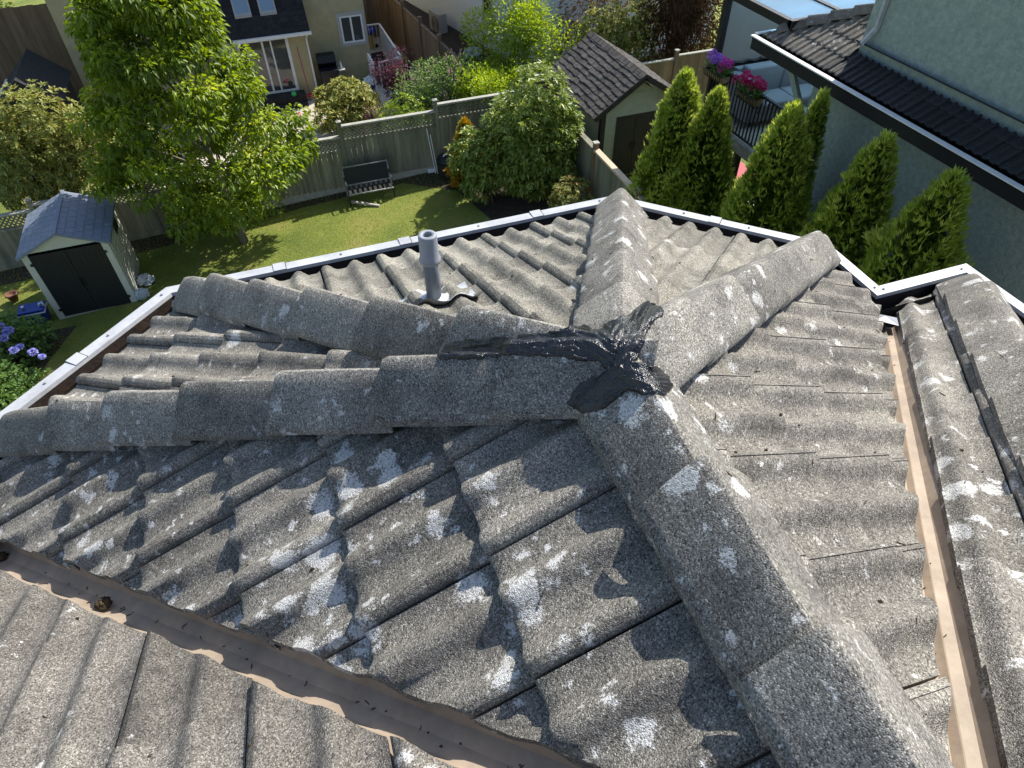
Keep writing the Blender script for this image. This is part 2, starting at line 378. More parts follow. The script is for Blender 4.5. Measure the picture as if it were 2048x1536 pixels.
# P8 beyond the far right hip
O8 = np.array([FX-.12, FY-.12, S45*(1.0454-(FY-.12))])
slope('slope beyond the far right hip', O8, (1, 0), D45, .05, [-1.6, -1.3, -1.0, -.7, -.4, -.1, .0], (-3.0, .2),
      [((FX-.12, FY-.12), (q, -q), 0)], 'tile_concrete', lift=.012, seed=8)

# ---- hip and ridge caps
CAPW = .122
def cap_profile(sc=1.0):
    pts = []
    for a in np.linspace(-1, 1, 17):
        x = a*CAPW; k = abs(a)
        h = .114 - .114*(math.sqrt(k*k+.012)-.1095)/(math.sqrt(1.012)-.1095)
        pts.append((x*sc, h*sc))
    return pts
def cap_run(label, p0, dir3, joints, starter_end=None, seed=0, mat='cap_concrete', hoff=.026, wsc=1.0, butt_fwd=True):
    """p0 apex/top point, dir3 unit-horizontal down direction with z slope; joints: horizontal distances of butt ends (descending caps)"""
    rg = random.Random(seed); d = np.array(dir3, float); hz = np.array([d[0], d[1], 0]); lat = np.array([-d[1], d[0], 0.]); lat /= np.linalg.norm(lat)
    base = MB(); a = p0 + d*joints[0]*.2; e = p0 + d*(starter_end or joints[-1])*.985
    base.bar(p0 + d*.06 - np.array([0, 0, .02]), e - d*.06 - np.array([0, 0, .02]), .15*wsc, .07)
    part = base.build('hip_ridge', 'underlay', roof)
    if label: part['label'] = label
    def ring(s, sc, lift, thick):
        c = p0 + d*s; out = []
        for x, h in cap_profile(sc): out.append(c + lat*x*wsc + np.array([0, 0, h + hoff + lift]))
        return out
    def cap(s0, s1, rounded=False, lift1=.036):
        V = []; F = []; n = 17; dl = rg.uniform(-.003, .003); rot = rg.uniform(-.006, .006)
        if rounded: secs = [(s0, .95, .002), (s0+.06, .97, .006)] + [(s1-.13+.13*math.sin(t*math.pi/2), .97*max(.16, math.cos(t*math.pi/2)**.6), .004-.012*t) for t in np.linspace(0, 1, 7)]
        else: secs = [(s0, .92, .0), (s0+(s1-s0)*.5, .98, lift1*.5), (s1-.012, 1.0, lift1), (s1, .985, lift1-.003)]
        for s, sc, l in secs:
            r = ring(s, sc, l+dl, 0); V += [p + lat*rot*(s-s0) for p in r]
        m = len(V); V += [p - np.array([0, 0, .02]) for p in V]
        for j in range(len(secs)-1):
            for i in range(n-1):
                b = j*n+i; F.append((b, b+1, b+n+1, b+n)); F.append((m+b, m+b+n, m+b+n+1, m+b+1))
            F.append((j*n, j*n+n, m+j*n+n, m+j*n)); k = j*n+n-1; F.append((k+n, k, m+k, m+k+n))
        for j, fl in ((0, 1), (len(secs)-1, -1)):
            for i in range(n-1):
                b = j*n+i; F.append((b, b+1, m+b+1, m+b)[::fl])
        ob = link_mesh('cap_tile', V, F, mat, part, True)
        bm = bmesh.new(); bm.from_mesh(ob.data); bmesh.ops.recalc_face_normals(bm, faces=bm.faces); bm.to_mesh(ob.data); bm.free()
        ob.data.set_sharp_from_angle(angle=math.radians(48))
        o = len(ROOFGEO_V); ROOFGEO_V.extend([tuple(p) for p in V]); ROOFGEO_F.extend([tuple(i+o for i in f) for f in F])
    js = list(joints)
    for i in range(len(js)-1): cap(js[i]-.055, js[i+1])
    if starter_end: cap(js[-1]-.05, starter_end, True)
    return part
cap_run('nearest hip running left', APEX, hA, [-.02, .272, .60, .944, 1.31, 1.66, 1.95], 2.33, 21)
cap_run('hip behind it ending at the left gutter corner', APEX, hB, [0.02, .49, .87, 1.25, 1.64, 2.0], 2.36, 22)
cap_run('hip running straight away to the far corner', APEX, hC, [.06, .36, .73, 1.10, 1.47, 1.84, 2.05], 2.30, 23)
cap_run('hip running to the right corner', APEX, hD, [.05, .36, .73, 1.10, 1.47, 1.84, 2.0], 2.27, 24)
cap_run('ridge running back under the camera', np.array([0, -2.6, HR]), (0, 1, 0.), [.10, .47, .84, 1.21, 1.58, 1.92, 2.27, 2.57], None, 25, hoff=-.012)
pF = np.array([FX-.12, FY-.12, S45*(1.0454-(FY-.12))])
cap_run('far right hip', pF + np.array([-2.4, -2.4, 2.4*S45]), (q, q, -S45*q), [-.2, .17, .54, .91, 1.28, 1.65, 2.02, 2.39, 2.76, 3.12], 3.44, 26, mat='tile_concrete_lichen', wsc=1.12, hoff=-.015)

# ---- gutters: lip polygon
def offset_poly(P, d):
    out = []
    for i, p in enumerate(P):
        ns = []
        if i > 0: e = np.array(P[i])-P[i-1]; e = e/np.linalg.norm(e); ns.append(np.array([e[1], -e[0]]))
        if i < len(P)-1: e = np.array(P[i+1])-P[i]; e = e/np.linalg.norm(e); ns.append(np.array([e[1], -e[0]]))
        if len(ns) == 1: out.append(np.array(p)+ns[0]*d)
        else: b = ns[0]+ns[1]; b /= (1+ns[0]@ns[1]); out.append(np.array(p)+b*d)
    return out
LIP = [(-2.07, .2), (-2.07, 1.338), (-1.298, 2.11), (1.129, 2.11), (1.95, 1.289), (1.95, .90), (FX, FY), (FX, -2.5)]
LIP = [np.array(p) for p in LIP]; LZ = .16
rings = {k: offset_poly(LIP, k) for k in (-.012, .05, .056, .125, .15)}   # +d is inward (right of travel)
def gz_(i): return LZ - (.03 if i >= 5 else 0)
for i in range(len(LIP)-1):
    lz = lambda j: LZ - .02*max(0, j-4)/3 if j >= 4 else LZ
    a = lambda k, z: (*rings[k][i], lz(i)+z); b = lambda k, z: (*rings[k][i+1], lz(i+1)+z)
    tr = MB()
    prof = [(.056, -.012), (.052, -.10), (.125, -.105), (.15, .012)]
    for (k0_, z0_), (k1_, z1_) in zip(prof[:-1], prof[1:]):
        k0_ = .056 if k0_ == .052 else k0_; k1_ = .056 if k1_ == .052 else k1_
        tr.quad(a(k0_, z0_), b(k0_, z0_), b(k1_, z1_), a(k1_, z1_))
    g_ = tr.build('gutter', 'gutter_rust' if i in (0, 1) else 'gutter_dark', roof)
    li = MB()
    prof = [(-.012, -.11), (-.012, 0.0), (.05, .004), (.056, -.016), (.05, -.016)]
    for (k0_, z0_), (k1_, z1_) in zip(prof[:-1], prof[1:]): li.quad(a(k0_, z0_), b(k0_, z0_), b(k1_, z1_), a(k1_, z1_))
    lo = li.build('gutter_lip', 'gutter_white', g_)
    # rivets and a lap joint on the lip
    e0, e1 = (np.array(a(-.012, .005))+np.array(a(.05, .005)))/2, (np.array(b(-.012, .005))+np.array(b(.05, .005)))/2; Ln = np.linalg.norm(e1-e0)
    if Ln > .3:
        for tt in ([.06, 1-.06] if Ln < 1 else [.04, .35, .66, .96]):
            MB().lathe(e0+(e1-e0)*tt, [(.006, 0), (.006, .003), (.003, .0045)], 8).build('rivet', 'pipe_grey', g_)
    if Ln > .8:
        for tt in ([.5] if Ln < 2 else [.22, .49, .8]):
            u_ = (e1-e0)/Ln; c_ = e0+(e1-e0)*tt
            MB().bar(c_-u_*.03, c_+u_*.03, .064, .005).build('lap_joint', 'gutter_white', g_)
            MB().bar(c_+u_*.031, c_+u_*.0335, .063, .004).build('joint_sealant', 'gutter_rust', g_)
# fascia and walls under the eaves
fas = offset_poly(LIP, .155); wl = offset_poly(LIP, .42)
fb = MB()
for i in range(len(LIP)-1): fb.quad((*fas[i], .17), (*fas[i+1], .17), (*fas[i+1], -.06), (*fas[i], -.06)); fb.quad((*fas[i], -.06), (*fas[i+1], -.06), (*wl[i+1], -.06), (*wl[i], -.06))
fb.build('fascia', 'gutter_dark', roof)
wb = MB()
for i in range(len(LIP)-1): wb.quad((*wl[i], -.05), (*wl[i+1], -.05), (*wl[i+1], -7.6), (*wl[i], -7.6))
wb.quad((*wl[0], -.05), (*wl[0], -7.6), (-2.2, -5.5, -7.6), (-2.2, -5.5, -.05)); wb.build('wall', 'house_stucco', roof)

# ---- valley flashings
def valley(label, p_low, p_high, pl_a, pl_b, wid=.17, rib=.022):
    """open metal valley with a small centre rib; pl_*: z(x,y) of the two planes"""
    a = np.array(p_low); b = np.array(p_high); d = (b-a)/np.linalg.norm(b-a); nrm = np.array([-d[1], d[0]])
    mb = MB(); offs = [-wid, -.05, -.035, -.012, 0, .012, .035, .05, wid]; M = 24; V = []
    for j in range(M+1):
        c = a+(b-a)*j/M
        zc = pl_a(*c)
        for o in offs:
            p = c + nrm*o; z = (pl_a if o > 0 else pl_b)(*p) - .030 + .0015*math.sin(j*1.7+o*40)
            if abs(o) <= .035: z = zc - .052 + (rib if o == 0 else .002) + abs(o)*.25
            V.append((p[0], p[1], z))
    n = len(offs); F = [(j*n+i, j*n+i+1, (j+1)*n+i+1, (j+1)*n+i) for j in range(M) for i in range(n-1)]
    mb.add(V, F); o = mb.build('valley_flashing', 'valley_tan', roof); o['label'] = label; return o
zP4 = lambda x, y: HR - S45*x; zP5 = lambda x, y: HR + S45*x; zP6 = lambda x, y: S45*(1.0917-y); zP7 = lambda x, y: S45*(1.0454-y)
valley('tan metal valley on the right', (1.80, 1.80+VR), (-.5, -.5+VR), zP7, zP4)
valley('tan metal valley on the left', (-2.02, VL+2.02), (.1, VL-.1), zP5, zP6, rib=.002)
# lead dressing at the top of the right valley outlet
MB().add([(1.70, .66, .215), (1.78, .60, .205), (1.86, .68, .165), (1.78, .74, .17), (1.76, .67, .215)], [(0, 4, 3), (0, 1, 4), (1, 2, 4), (2, 3, 4)]).build('lead_patch', 'pipe_grey', roof)
# small clumps of moss lying in the left valley
for k, (px, py, r) in enumerate([(208, 1206, .022), (8, 1082, .02)]):
    d_ = ray(px, py); p = CAM + d_*1.0
    t = 1.0
    for _ in range(60):
        p = CAM + d_*t; zz = max(zP5(p[0], p[1]), zP6(p[0], p[1]))-.03; t += (p[2]-zz)*.4
    if k == 1: p = np.array([-1.86, VL+1.86, zP5(-1.86, 0)-.035])
    single('moss_clump', MB().blob(p, (r, r*.8, r*.6), .3, 14, 10, k), 'moss',
           ['dry brown clump of moss lying in the left tan valley', 'brown clump of moss at the low end of left valley, by the picture edge'][k], 'moss', p, 'moss clumps', True)

# ---- bits of dry moss and needles lying about the slopes
BV0 = BVHTree.FromPolygons(ROOFGEO_V, ROOFGEO_F); lit = MB(); rgl = random.Random(44)
for k in range(150):
    x_, y_ = rgl.uniform(-1.8, 1.6), rgl.uniform(-1.0, 1.7); h_ = BV0.ray_cast(Vector((x_, y_, 3)), Vector((0, 0, -1)))
    if h_[0] is None: continue
    r_ = rgl.uniform(.0022, .006); a_ = rgl.uniform(0, 6.3); p_ = np.array(h_[0])+np.array([0, 0, r_*.4])
    if rgl.random() < .6: lit.blob(p_, (r_, r_*.8, r_*.6), .35, 6, 4, k)
    else: lit.bar(p_-np.array([math.cos(a_), math.sin(a_), 0])*r_*2.2, p_+np.array([math.cos(a_), math.sin(a_), 0])*r_*2.2, .0022, .002)
for k in range(80):
    f_ = rgl.random(); right = rgl.random() < .4
    x_, y_ = (1.75-2.0*f_, 1.75-2.0*f_+VR+rgl.gauss(0, .012)) if right else (-1.8+1.6*f_, VL+1.8-1.6*f_+rgl.gauss(0, .014))
    z_ = (max(zP4(x_, y_), zP7(x_, y_)) if right else max(zP5(x_, y_), zP6(x_, y_)))-.05; r_ = rgl.uniform(.0012, .0035); a_ = rgl.uniform(0, 6.3); p_ = np.array([x_, y_, z_])
    if rgl.random() < .5: lit.blob(p_, (r_, r_*.8, r_*.6), .35, 6, 4, k)
    else: lit.bar(p_-np.array([math.cos(a_), math.sin(a_), 0])*r_*3, p_+np.array([math.cos(a_), math.sin(a_), 0])*r_*2.5, .002, .002)
lo_ = lit.build('roof_litter', 'moss'); lo_['kind'] = 'stuff'; lo_['label'] = 'bits of dry brown moss scattered over the roof tiles'; lo_['category'] = 'litter'
# ---- vent pipe with lead flashing
PB = np.array([-.206, .99, HR - t_(D2)*.99])
vp = thing('vent_pipe', 'grey plumbing vent pipe with collar and lead flashing on the back slope', 'vent pipe', PB)
MB().tube([PB-np.array([0, 0, .05]), PB+np.array([0, 0, .27])], .0275, 28).build('pipe', 'pipe_dark', vp, True)
top = PB + np.array([0, 0, .19])
MB().lathe(top, [(.0275, 0), (.037, 0), (.0385, .006), (.0385, .012), (.0335, .018), (.0320, .104), (.030, .109), (.0165, .109), (.0155, .10), (.0150, .03)], 32).build('collar', 'pipe_grey', vp, True)
MB().lathe(top, [(.0150, .028), (.0001, .028)], 32).build('bore', 'hole_black', vp)
# flashing sheet dressed over the rolls
d2 = np.array([0, math.cos(math.radians(D2)), -math.sin(math.radians(D2))]); e2 = np.array([-1., 0, 0]); nn2 = np.array([0, math.sin(math.radians(D2)), math.cos(math.radians(D2))])
V = []; MU, MV = 36, 22
for j in range(MV+1):
    for i in range(MU+1):
        u = -.155 + .31*i/MU; v = -.105 + .225*j/MV
        ed = max(0, abs(v-.0075)/.112-.75)/.25
        uu = (u + .206 - (-.80)*1.0) 
        zz = float(rollz(np.array([(u - PB[0] + .80) % TW]))[0])
        r = math.hypot(u, v); cone = .045*max(0, 1-r/.06)**.8
        lift = .018 + .008*ed*(1+math.sin(u*34+1)) + .004*math.sin(u*70)*math.sin(v*55) + .010*max(0, (-v-.06)/.045)
        wv = v*(1 - .12*math.cos(u*20)) 
        V.append(PB + e2*u + d2*wv + nn2*(zz*.75 + lift + cone))
F = [(j*(MU+1)+i, j*(MU+1)+i+1, (j+1)*(MU+1)+i+1, (j+1)*(MU+1)+i) for j in range(MV) for i in range(MU)]
link_mesh('flashing', V, F, 'lead_sheet', vp, True)

# ---- black sealant trowelled over the junction of the hips
m = bpy.data.materials.new('roofing_tar'); MATS['roofing_tar'] = m; nt, b = nodes_of(m)
g = N(nt, 'ShaderNodeNewGeometry'); b.inputs['Base Color'].default_value = (.006, .007, .010, 1); b.inputs['Roughness'].default_value = .27; b.inputs['Specular IOR Level'].default_value = .65
nz = N(nt, 'ShaderNodeTexNoise', i_Scale=75.0, i_Detail=3.0, i_Roughness=.6); nt.links.new(g.outputs['Position'], nz.inputs[0])
nz2 = N(nt, 'ShaderNodeTexNoise', i_Scale=320.0, i_Detail=2.0); nt.links.new(g.outputs['Position'], nz2.inputs[0])
ad = N(nt, 'ShaderNodeMath', operation='MULTIPLY_ADD', i_1=.45); nt.links.new(nz2.outputs[0], ad.inputs[0]); nt.links.new(nz.outputs[0], ad.inputs[2])
bp = N(nt, 'ShaderNodeBump', i_Strength=.75, i_Distance=.006); nt.links.new(ad.outputs[0], bp.inputs['Height']); nt.links.new(bp.outputs[0], b.inputs['Normal'])
BV = BVHTree.FromPolygons(ROOFGEO_V, ROOFGEO_F)
OUT = [(872, 716), (900, 688), (959, 679), (1050, 672), (1110, 668), (1132, 659), (1176, 653), (1188, 665), (1202, 663), (1212, 648), (1244, 638), (1269, 626), (1279, 610), (1296, 605), (1325, 620),
       (1320, 634), (1296, 653), (1288, 670), (1288, 685), (1278, 702), (1271, 722), (1263, 729), (1291, 731), (1327, 744), (1339, 766), (1337, 785), (1303, 787), (1266, 780), (1252, 781), (1218, 808),
       (1195, 822), (1164, 824), (1137, 807), (1149, 783), (1171, 763), (1208, 749), (1225, 744), (1208, 732), (1195, 720), (1174, 719), (1142, 715), (1117, 710), (1019, 708), (959, 715)]
OUTA = np.array(OUT, float)
ARMS = [((1225, 715), (1150, 688)), ((1150, 688), (875, 702)), ((1232, 735), (1308, 612)), ((1238, 748), (1150, 815)), ((1238, 750), (1335, 772))]
def inside(P, X, Y):
    c = np.zeros(X.shape, bool); n = len(P); j = n-1
    for i in range(n):
        cond = ((P[i, 1] > Y) != (P[j, 1] > Y)) & (X < (P[j, 0]-P[i, 0])*(Y-P[i, 1])/(P[j, 1]-P[i, 1]+1e-12)+P[i, 0]); c ^= cond; j = i
    return c
from mathutils import noise as mn
st = 2.0; X, Y = np.meshgrid(np.arange(856, 1356, st), np.arange(590, 840, st))
EX = np.zeros(X.shape); EY = np.zeros(X.shape)
for j in range(X.shape[0]):
    for i in range(X.shape[1]):
        EX[j, i] = 5*mn.noise(Vector((X[j, i]*.06, Y[j, i]*.06, 0)))+2*mn.noise(Vector((X[j, i]*.2, Y[j, i]*.2, 4))); EY[j, i] = 5*mn.noise(Vector((X[j, i]*.06, Y[j, i]*.06, 7)))+2*mn.noise(Vector((X[j, i]*.2, Y[j, i]*.2, 2)))
INS = inside(OUTA, X+EX, Y+EY)
for ddx, ddy in ((6, 0), (-6, 0), (0, 5), (0, -5)): INS |= inside(OUTA, X+EX+ddx, Y+EY+ddy)
idx = -np.ones(X.shape, int); V = []; F = []; dep = np.zeros(X.shape)
for j in range(X.shape[0]):
    for i in range(X.shape[1]):
        if not INS[j, i]: continue
        d_ = ray(X[j, i], Y[j, i]); h = BV.ray_cast(Vector(CAM), Vector(d_).normalized())
        if h[0] is None: INS[j, i] = False; continue
        nrm = np.array(h[1]); nrm = nrm if nrm @ d_ < 0 else -nrm
        nb = INS[max(0, j-1):j+2, max(0, i-1):i+2].all()
        wob = 10*mn.noise(Vector((X[j, i]*.02, Y[j, i]*.02, 3)))
        best = None
        for (ax, ay), (bx, by) in ARMS:
            ex, ey = bx-ax, by-ay; le = math.hypot(ex, ey); ex /= le; ey /= le
            al = (X[j, i]-ax)*ex+(Y[j, i]-ay)*ey; pe = -(X[j, i]-ax)*ey+(Y[j, i]-ay)*ex
            dd = math.hypot(pe, max(0, -al, al-le))
            if best is None or dd < best[0]: best = (dd, pe, al)
        across = (best[1]+wob)*.17; r_ = best[2]
        hgt = .003 + .0095*abs(mn.noise(Vector((across, r_*.012, 0))))*1.7 + .0028*mn.noise(Vector((across*2.4, r_*.04, 5))) + .001*mn.noise(Vector((X[j, i]*.3, Y[j, i]*.3, 9)))
        p = np.array(h[0]) + (nrm*.6+np.array([0, 0, .5]))*(hgt if nb else -.002)
        idx[j, i] = len(V); V.append(p); dep[j, i] = h[3]
for _ in range(2):      # the paste bridges small steps
    Vn = list(V)
    for j in range(1, X.shape[0]-1):
        for i in range(1, X.shape[1]-1):
            k = idx[j, i]; ks = [idx[j-1, i], idx[j+1, i], idx[j, i-1], idx[j, i+1]]
            if k >= 0 and min(ks) >= 0: Vn[k] = V[k]*.6 + sum(V[t] for t in ks)*.1
    V = Vn
for j in range(X.shape[0]-1):
    for i in range(X.shape[1]-1):
        k = (idx[j, i], idx[j+1, i], idx[j+1, i+1], idx[j, i+1])
        if min(k) >= 0 and np.ptp([dep[j, i], dep[j+1, i], dep[j+1, i+1], dep[j, i+1]]) < .12: F.append(k)
tp = link_mesh('sealant_patch', V, F, 'roofing_tar', roof, True); tp['label'] = 'black glossy sealant trowelled over the hip junction'
# ================================================================== the back garden: ground, fences, sheds, small things
m = bpy.data.materials.new('lawn'); MATS['lawn'] = m; nt, b = nodes_of(m); L = nt.links.new
g = N(nt, 'ShaderNodeNewGeometry')
n1_ = N(nt, 'ShaderNodeTexNoise', i_Scale=.9, i_Detail=5.0); L(g.outputs['Position'], n1_.inputs[0])
n2_ = N(nt, 'ShaderNodeTexNoise', i_Scale=45.0, i_Detail=6.0, i_Roughness=.8); L(g.outputs['Position'], n2_.inputs[0])
r1_ = ramp(nt, [(.30, (.11, .155, .02)), (.52, (.21, .245, .038)), (.66, (.27, .26, .06)), (.8, (.36, .29, .12))]); L(n1_.outputs[0], r1_.inputs[0])
r2_ = ramp(nt, [(.3, .45), (.7, 1.5)]); L(n2_.outputs[0], r2_.inputs[0])
mx_ = N(nt, 'ShaderNodeMix', data_type='RGBA', blend_type='MULTIPLY', i_0=1.0); L(r1_.outputs[0], mx_.inputs[6]); L(r2_.outputs[0], mx_.inputs[7]); L(mx_.outputs[2], b.inputs['Base Color'])
b.inputs['Roughness'].default_value = .9; bp_ = N(nt, 'ShaderNodeBump', i_Strength=1.0, i_Distance=.05); L(n2_.outputs[0], bp_.inputs['Height']); L(bp_.outputs[0], b.inputs['Normal'])
pm('soil', (.045, .032, .022), .95, .5, 8, bump=.8, bscale=40)
pm('concrete_patio', (.46, .41, .34), .85, .14, 3, bump=.15, bscale=60)
pm('fence_wood', (.215, .205, .15), .9, .42, 5, bump=.35, bscale=40, obj_rand=.16, stretch=(1, 1, .12), col2=(.10, .105, .075))
pm('fence_cap_wood', (.36, .35, .30), .85, .3, 9, bump=.2)
pm('fence_brown', (.20, .135, .085), .9, .4, 4, bump=.3, bscale=40, obj_rand=.18, stretch=(1, 1, .15))
pm('raw_wood', (.52, .40, .28), .8, .2, 6, bump=.2, stretch=(1, .2, 1))
pm('shed_beige', (.50, .50, .44), .55, .08, 5, bump=.05)
pm('shed_door_black', (.012, .013, .017), .5, .25, 9, bump=.08, bscale=50)
pm('shed_shingle_blue', (.17, .20, .255), .5, .12, 10, bump=.12, bscale=70, obj_rand=.06)
pm('black_metal', (.012, .012, .013), .45, .3, 10)
pm('blue_plastic', (.015, .045, .27), .35, .12, 6)
pm('white_plastic', (.72, .73, .74), .4, .06, 6)
pm('terracotta', (.15, .065, .04), .8, .25, 10)
pm('grey_paint', (.30, .31, .29), .7, .45, 22, col2=(.06, .065, .055))
pm('mesh_black', (.018, .02, .02), .8, .3, 80)
pm('weathered_plank', (.40, .37, .31), .85, .35, 14, bump=.2)
pm('bag_plastic', (.42, .46, .48), .3, .3, 9, bump=.5, bscale=14, spec=.6)

# ground as one sheet: fine grid near, coarse to the horizon
gx = sorted(set(list(np.arange(-14, 14.1, .5)) + [-400, -120, -60, -30, -20, 20, 30, 60, 120, 400]))
gy = sorted(set(list(np.arange(-6, 34, .5)) + [-400, -100, -30, -15, 45, 70, 120, 400]))
V = [(x, y, gz(x, y)) for y in gy for x in gx]; nx = len(gx)
F = [(j*nx+i, j*nx+i+1, (j+1)*nx+i+1, (j+1)*nx+i) for j in range(len(gy)-1) for i in range(nx-1)]
struct(link_mesh('lawn', V, F, 'lawn', smooth=True))
def sheet(name, poly, mat, dz):
    """a sheet laid dz above the ground, following its fall"""
    bm = bmesh.new(); bm.faces.new([bm.verts.new((x, y, 0)) for x, y in poly])
    for ax in (0, 1):
        lo = min(p[ax] for p in poly); hi = max(p[ax] for p in poly)
        for c in np.arange(math.ceil(lo), hi, 1.0):
            no = [0, 0, 0]; no[ax] = 1; co = [0, 0, 0]; co[ax] = c
            bmesh.ops.bisect_plane(bm, geom=bm.verts[:]+bm.edges[:]+bm.faces[:], plane_co=co, plane_no=no)
    for v in bm.verts: v.co.z = gz(v.co.x, v.co.y)+dz
    me = bpy.data.meshes.new(name); bm.to_mesh(me); bm.free(); me.materials.append(MATS[mat]); o = bpy.data.objects.new(name, me); COL.objects.link(o); return struct(o)
sheet('garden_bed', [(-11, 15.0), (-3, 15.05), (-.6, 15.35), (2.2, 15.4), (3.4, 14.4), (3.8, 12.6), (6, 11.5), (6.05, 15.65), (-11, 15.65)], 'soil', .006)
sheet('hydrangea_bed', [(-9, 9.5), (-6.9, 10.2), (-5.75, 12.7), (-6.6, 12.8), (-9, 12.9)], 'soil', .006)
sheet('patio', [(-4, 17.6), (2.2, 17.6), (3.6, 19.5), (3.6, 22.3), (-4, 22.3)], 'concrete_patio', .01)
sheet('side_path', [(3.2, 22.35), (4.75, 21.0), (4.85, 33), (3.2, 33)], 'concrete_patio', .008)
sheet('neighbour_bed', [(-9, 15.8), (6, 15.8), (6, 18.4), (2.5, 18.4), (2.0, 17.4), (-9, 17.4)], 'soil', .014)
sheet('neighbour_yard_soil', [(4.95, 16), (9, 16), (9, 34), (4.95, 34)], 'soil', .006)

# ---- back fence: stepped panels with boards and lattice
FY_ = 15.7
bf = thing('back_fence', 'long grey-green wooden back fence with stepped lattice-topped panels', 'fence', (0, FY_, -7))
posts = [-11.15, -8.75, -6.35, -3.95, -1.55, .85, 3.32, 5.75]; tops = [-6.12, -6.0, -5.86, -5.70, -5.48, -5.22, -5.06]
lat_h = .36
for i in range(len(posts)-1):
    x0, x1, zt = posts[i]+.05, posts[i+1]-.05, tops[i]; zb = gz((x0+x1)/2)+.02
    nb_ = max(1, round((x1-x0)/.138)); bw_ = (x1-x0)/nb_
    for k in range(nb_):
        xa = x0+k*bw_; dy = random.uniform(-.004, .004)
        MB().box(xa+.0025, xa+bw_-.0025, FY_-.012+dy, FY_+.012+dy, zb+.15, zt-lat_h-.04+random.uniform(-.0, .0)).build('fence_board', 'fence_wood', bf)
    MB().box(x0, x1, FY_-.03, FY_+.03, zb-.05, zb+.15).build('kickboard', 'fence_cap_wood' if i > 3 else 'fence_wood', bf)
    MB().box(x0, x1, FY_-.032, FY_+.032, zt-lat_h-.045, zt-lat_h).build('rail', 'fence_wood', bf)
    MB().box(x0-.02, x1+.02, FY_-.06, FY_+.06, zt-.04, zt).build('top_rail', 'fence_cap_wood', bf)
    lt = MB(); z0_, z1_ = zt-lat_h, zt-.04; hh = z1_-z0_; stp = .105
    for sgn in (1, -1):
        c = -hh
        while c < (x1-x0)+hh:
            a0 = max(0, c); a1 = min(x1-x0, c+hh)
            if a1-a0 > .01:
                f0, f1 = (a0-c)/hh, (a1-c)/hh
                za, zb2 = (z0_+f0*hh, z0_+f1*hh) if sgn > 0 else (z1_-f0*hh, z1_-f1*hh)
                lt.bar((x0+a0, FY_+.007*sgn, za), (x0+a1, FY_+.007*sgn, zb2), .010, .036, up=(0, 1, 0)) if False else lt.bar((x0+a0, FY_+.007*sgn, za), (x0+a1, FY_+.007*sgn, zb2), .036, .010, up=(0, 1, 0))
            c += stp
    lo = lt.build('lattice', 'fence_wood', bf); lo['kind'] = 'stuff'
for i, x in enumerate(posts):
    zt = max(tops[max(0, i-1)], tops[min(i, len(tops)-1)])+.09
    po = MB().box(x-.05, x+.05, FY_-.05, FY_+.05, gz(x)-.1, zt).build('post', 'fence_wood', bf)
    MB().box(x-.062, x+.062, FY_-.062, FY_+.062, zt, zt+.02).add([(x-.062, FY_-.062, zt+.02), (x+.062, FY_-.062, zt+.02), (x+.062, FY_+.062, zt+.02), (x-.062, FY_+.062, zt+.02), (x, FY_, zt+.05)], [(0, 1, 4), (1, 2, 4), (2, 3, 4), (3, 0, 4)]).build('post_cap', 'fence_cap_wood', po)

# ---- side fence on the right boundary
SX = 6.1
sf = thing('side_fence', 'wooden side fence with pale new top rail beside the rhododendron', 'fence', (SX, 12, -6.7))
for y0, y1 in ((7.9, 9.9), (9.9, 12.05), (12.05, 14.0), (14.0, 15.6)):
    n_ = max(1, round((y1-y0)/.14)); bw_ = (y1-y0-.1)/n_
    for k in range(n_):
        ya = y0+.05+k*bw_; MB().box(SX-.012, SX+.012, ya+.003, ya+bw_-.003, gz(SX)+.03, -5.10).build('fence_board', 'fence_wood', sf)
    MB().box(SX-.07, SX+.07, y0+.04, y1-.04, -5.10, -5.05).build('top_rail', 'raw_wood' if y1 < 13 else 'fence_wood', sf)
    po = MB().box(SX-.05, SX+.05, y0-.05, y0+.05, gz(SX)-.1, -4.93).build('post', 'fence_brown', sf)
    MB().box(SX-.065, SX+.065, y0-.065, y0+.065, -4.93, -4.90).build('post_cap', 'fence_cap_wood', po)
# ---- fence behind the garden shed
ff = thing('far_fence', 'brown wooden fence behind the shingled garden shed', 'fence', (11, 16, -6.6))
for x0, x1, zt in ((6.2, 8.0, -5.0), (8.0, 10.4, -4.98), (10.4, 12.8, -4.90)):
    n_ = round((x1-x0)/.15); bw_ = (x1-x0-.1)/n_
    for k in range(n_): MB().box(x0+.05+k*bw_+.003, x0+.05+(k+1)*bw_-.003, 15.99, 16.01, -6.6, zt-.03).build('fence_board', 'fence_brown', ff)
    MB().box(x0, x1, 15.95, 16.05, zt-.03, zt).build('top_rail', 'fence_cap_wood', ff)
    po = MB().box(x0-.05, x0+.05, 15.93, 16.03, -6.7, zt+.12).build('post', 'fence_brown', ff)
    MB().box(x0-.06, x0+.06, 15.92, 16.04, zt+.12, zt+.15).build('post_cap', 'fence_cap_wood', po)

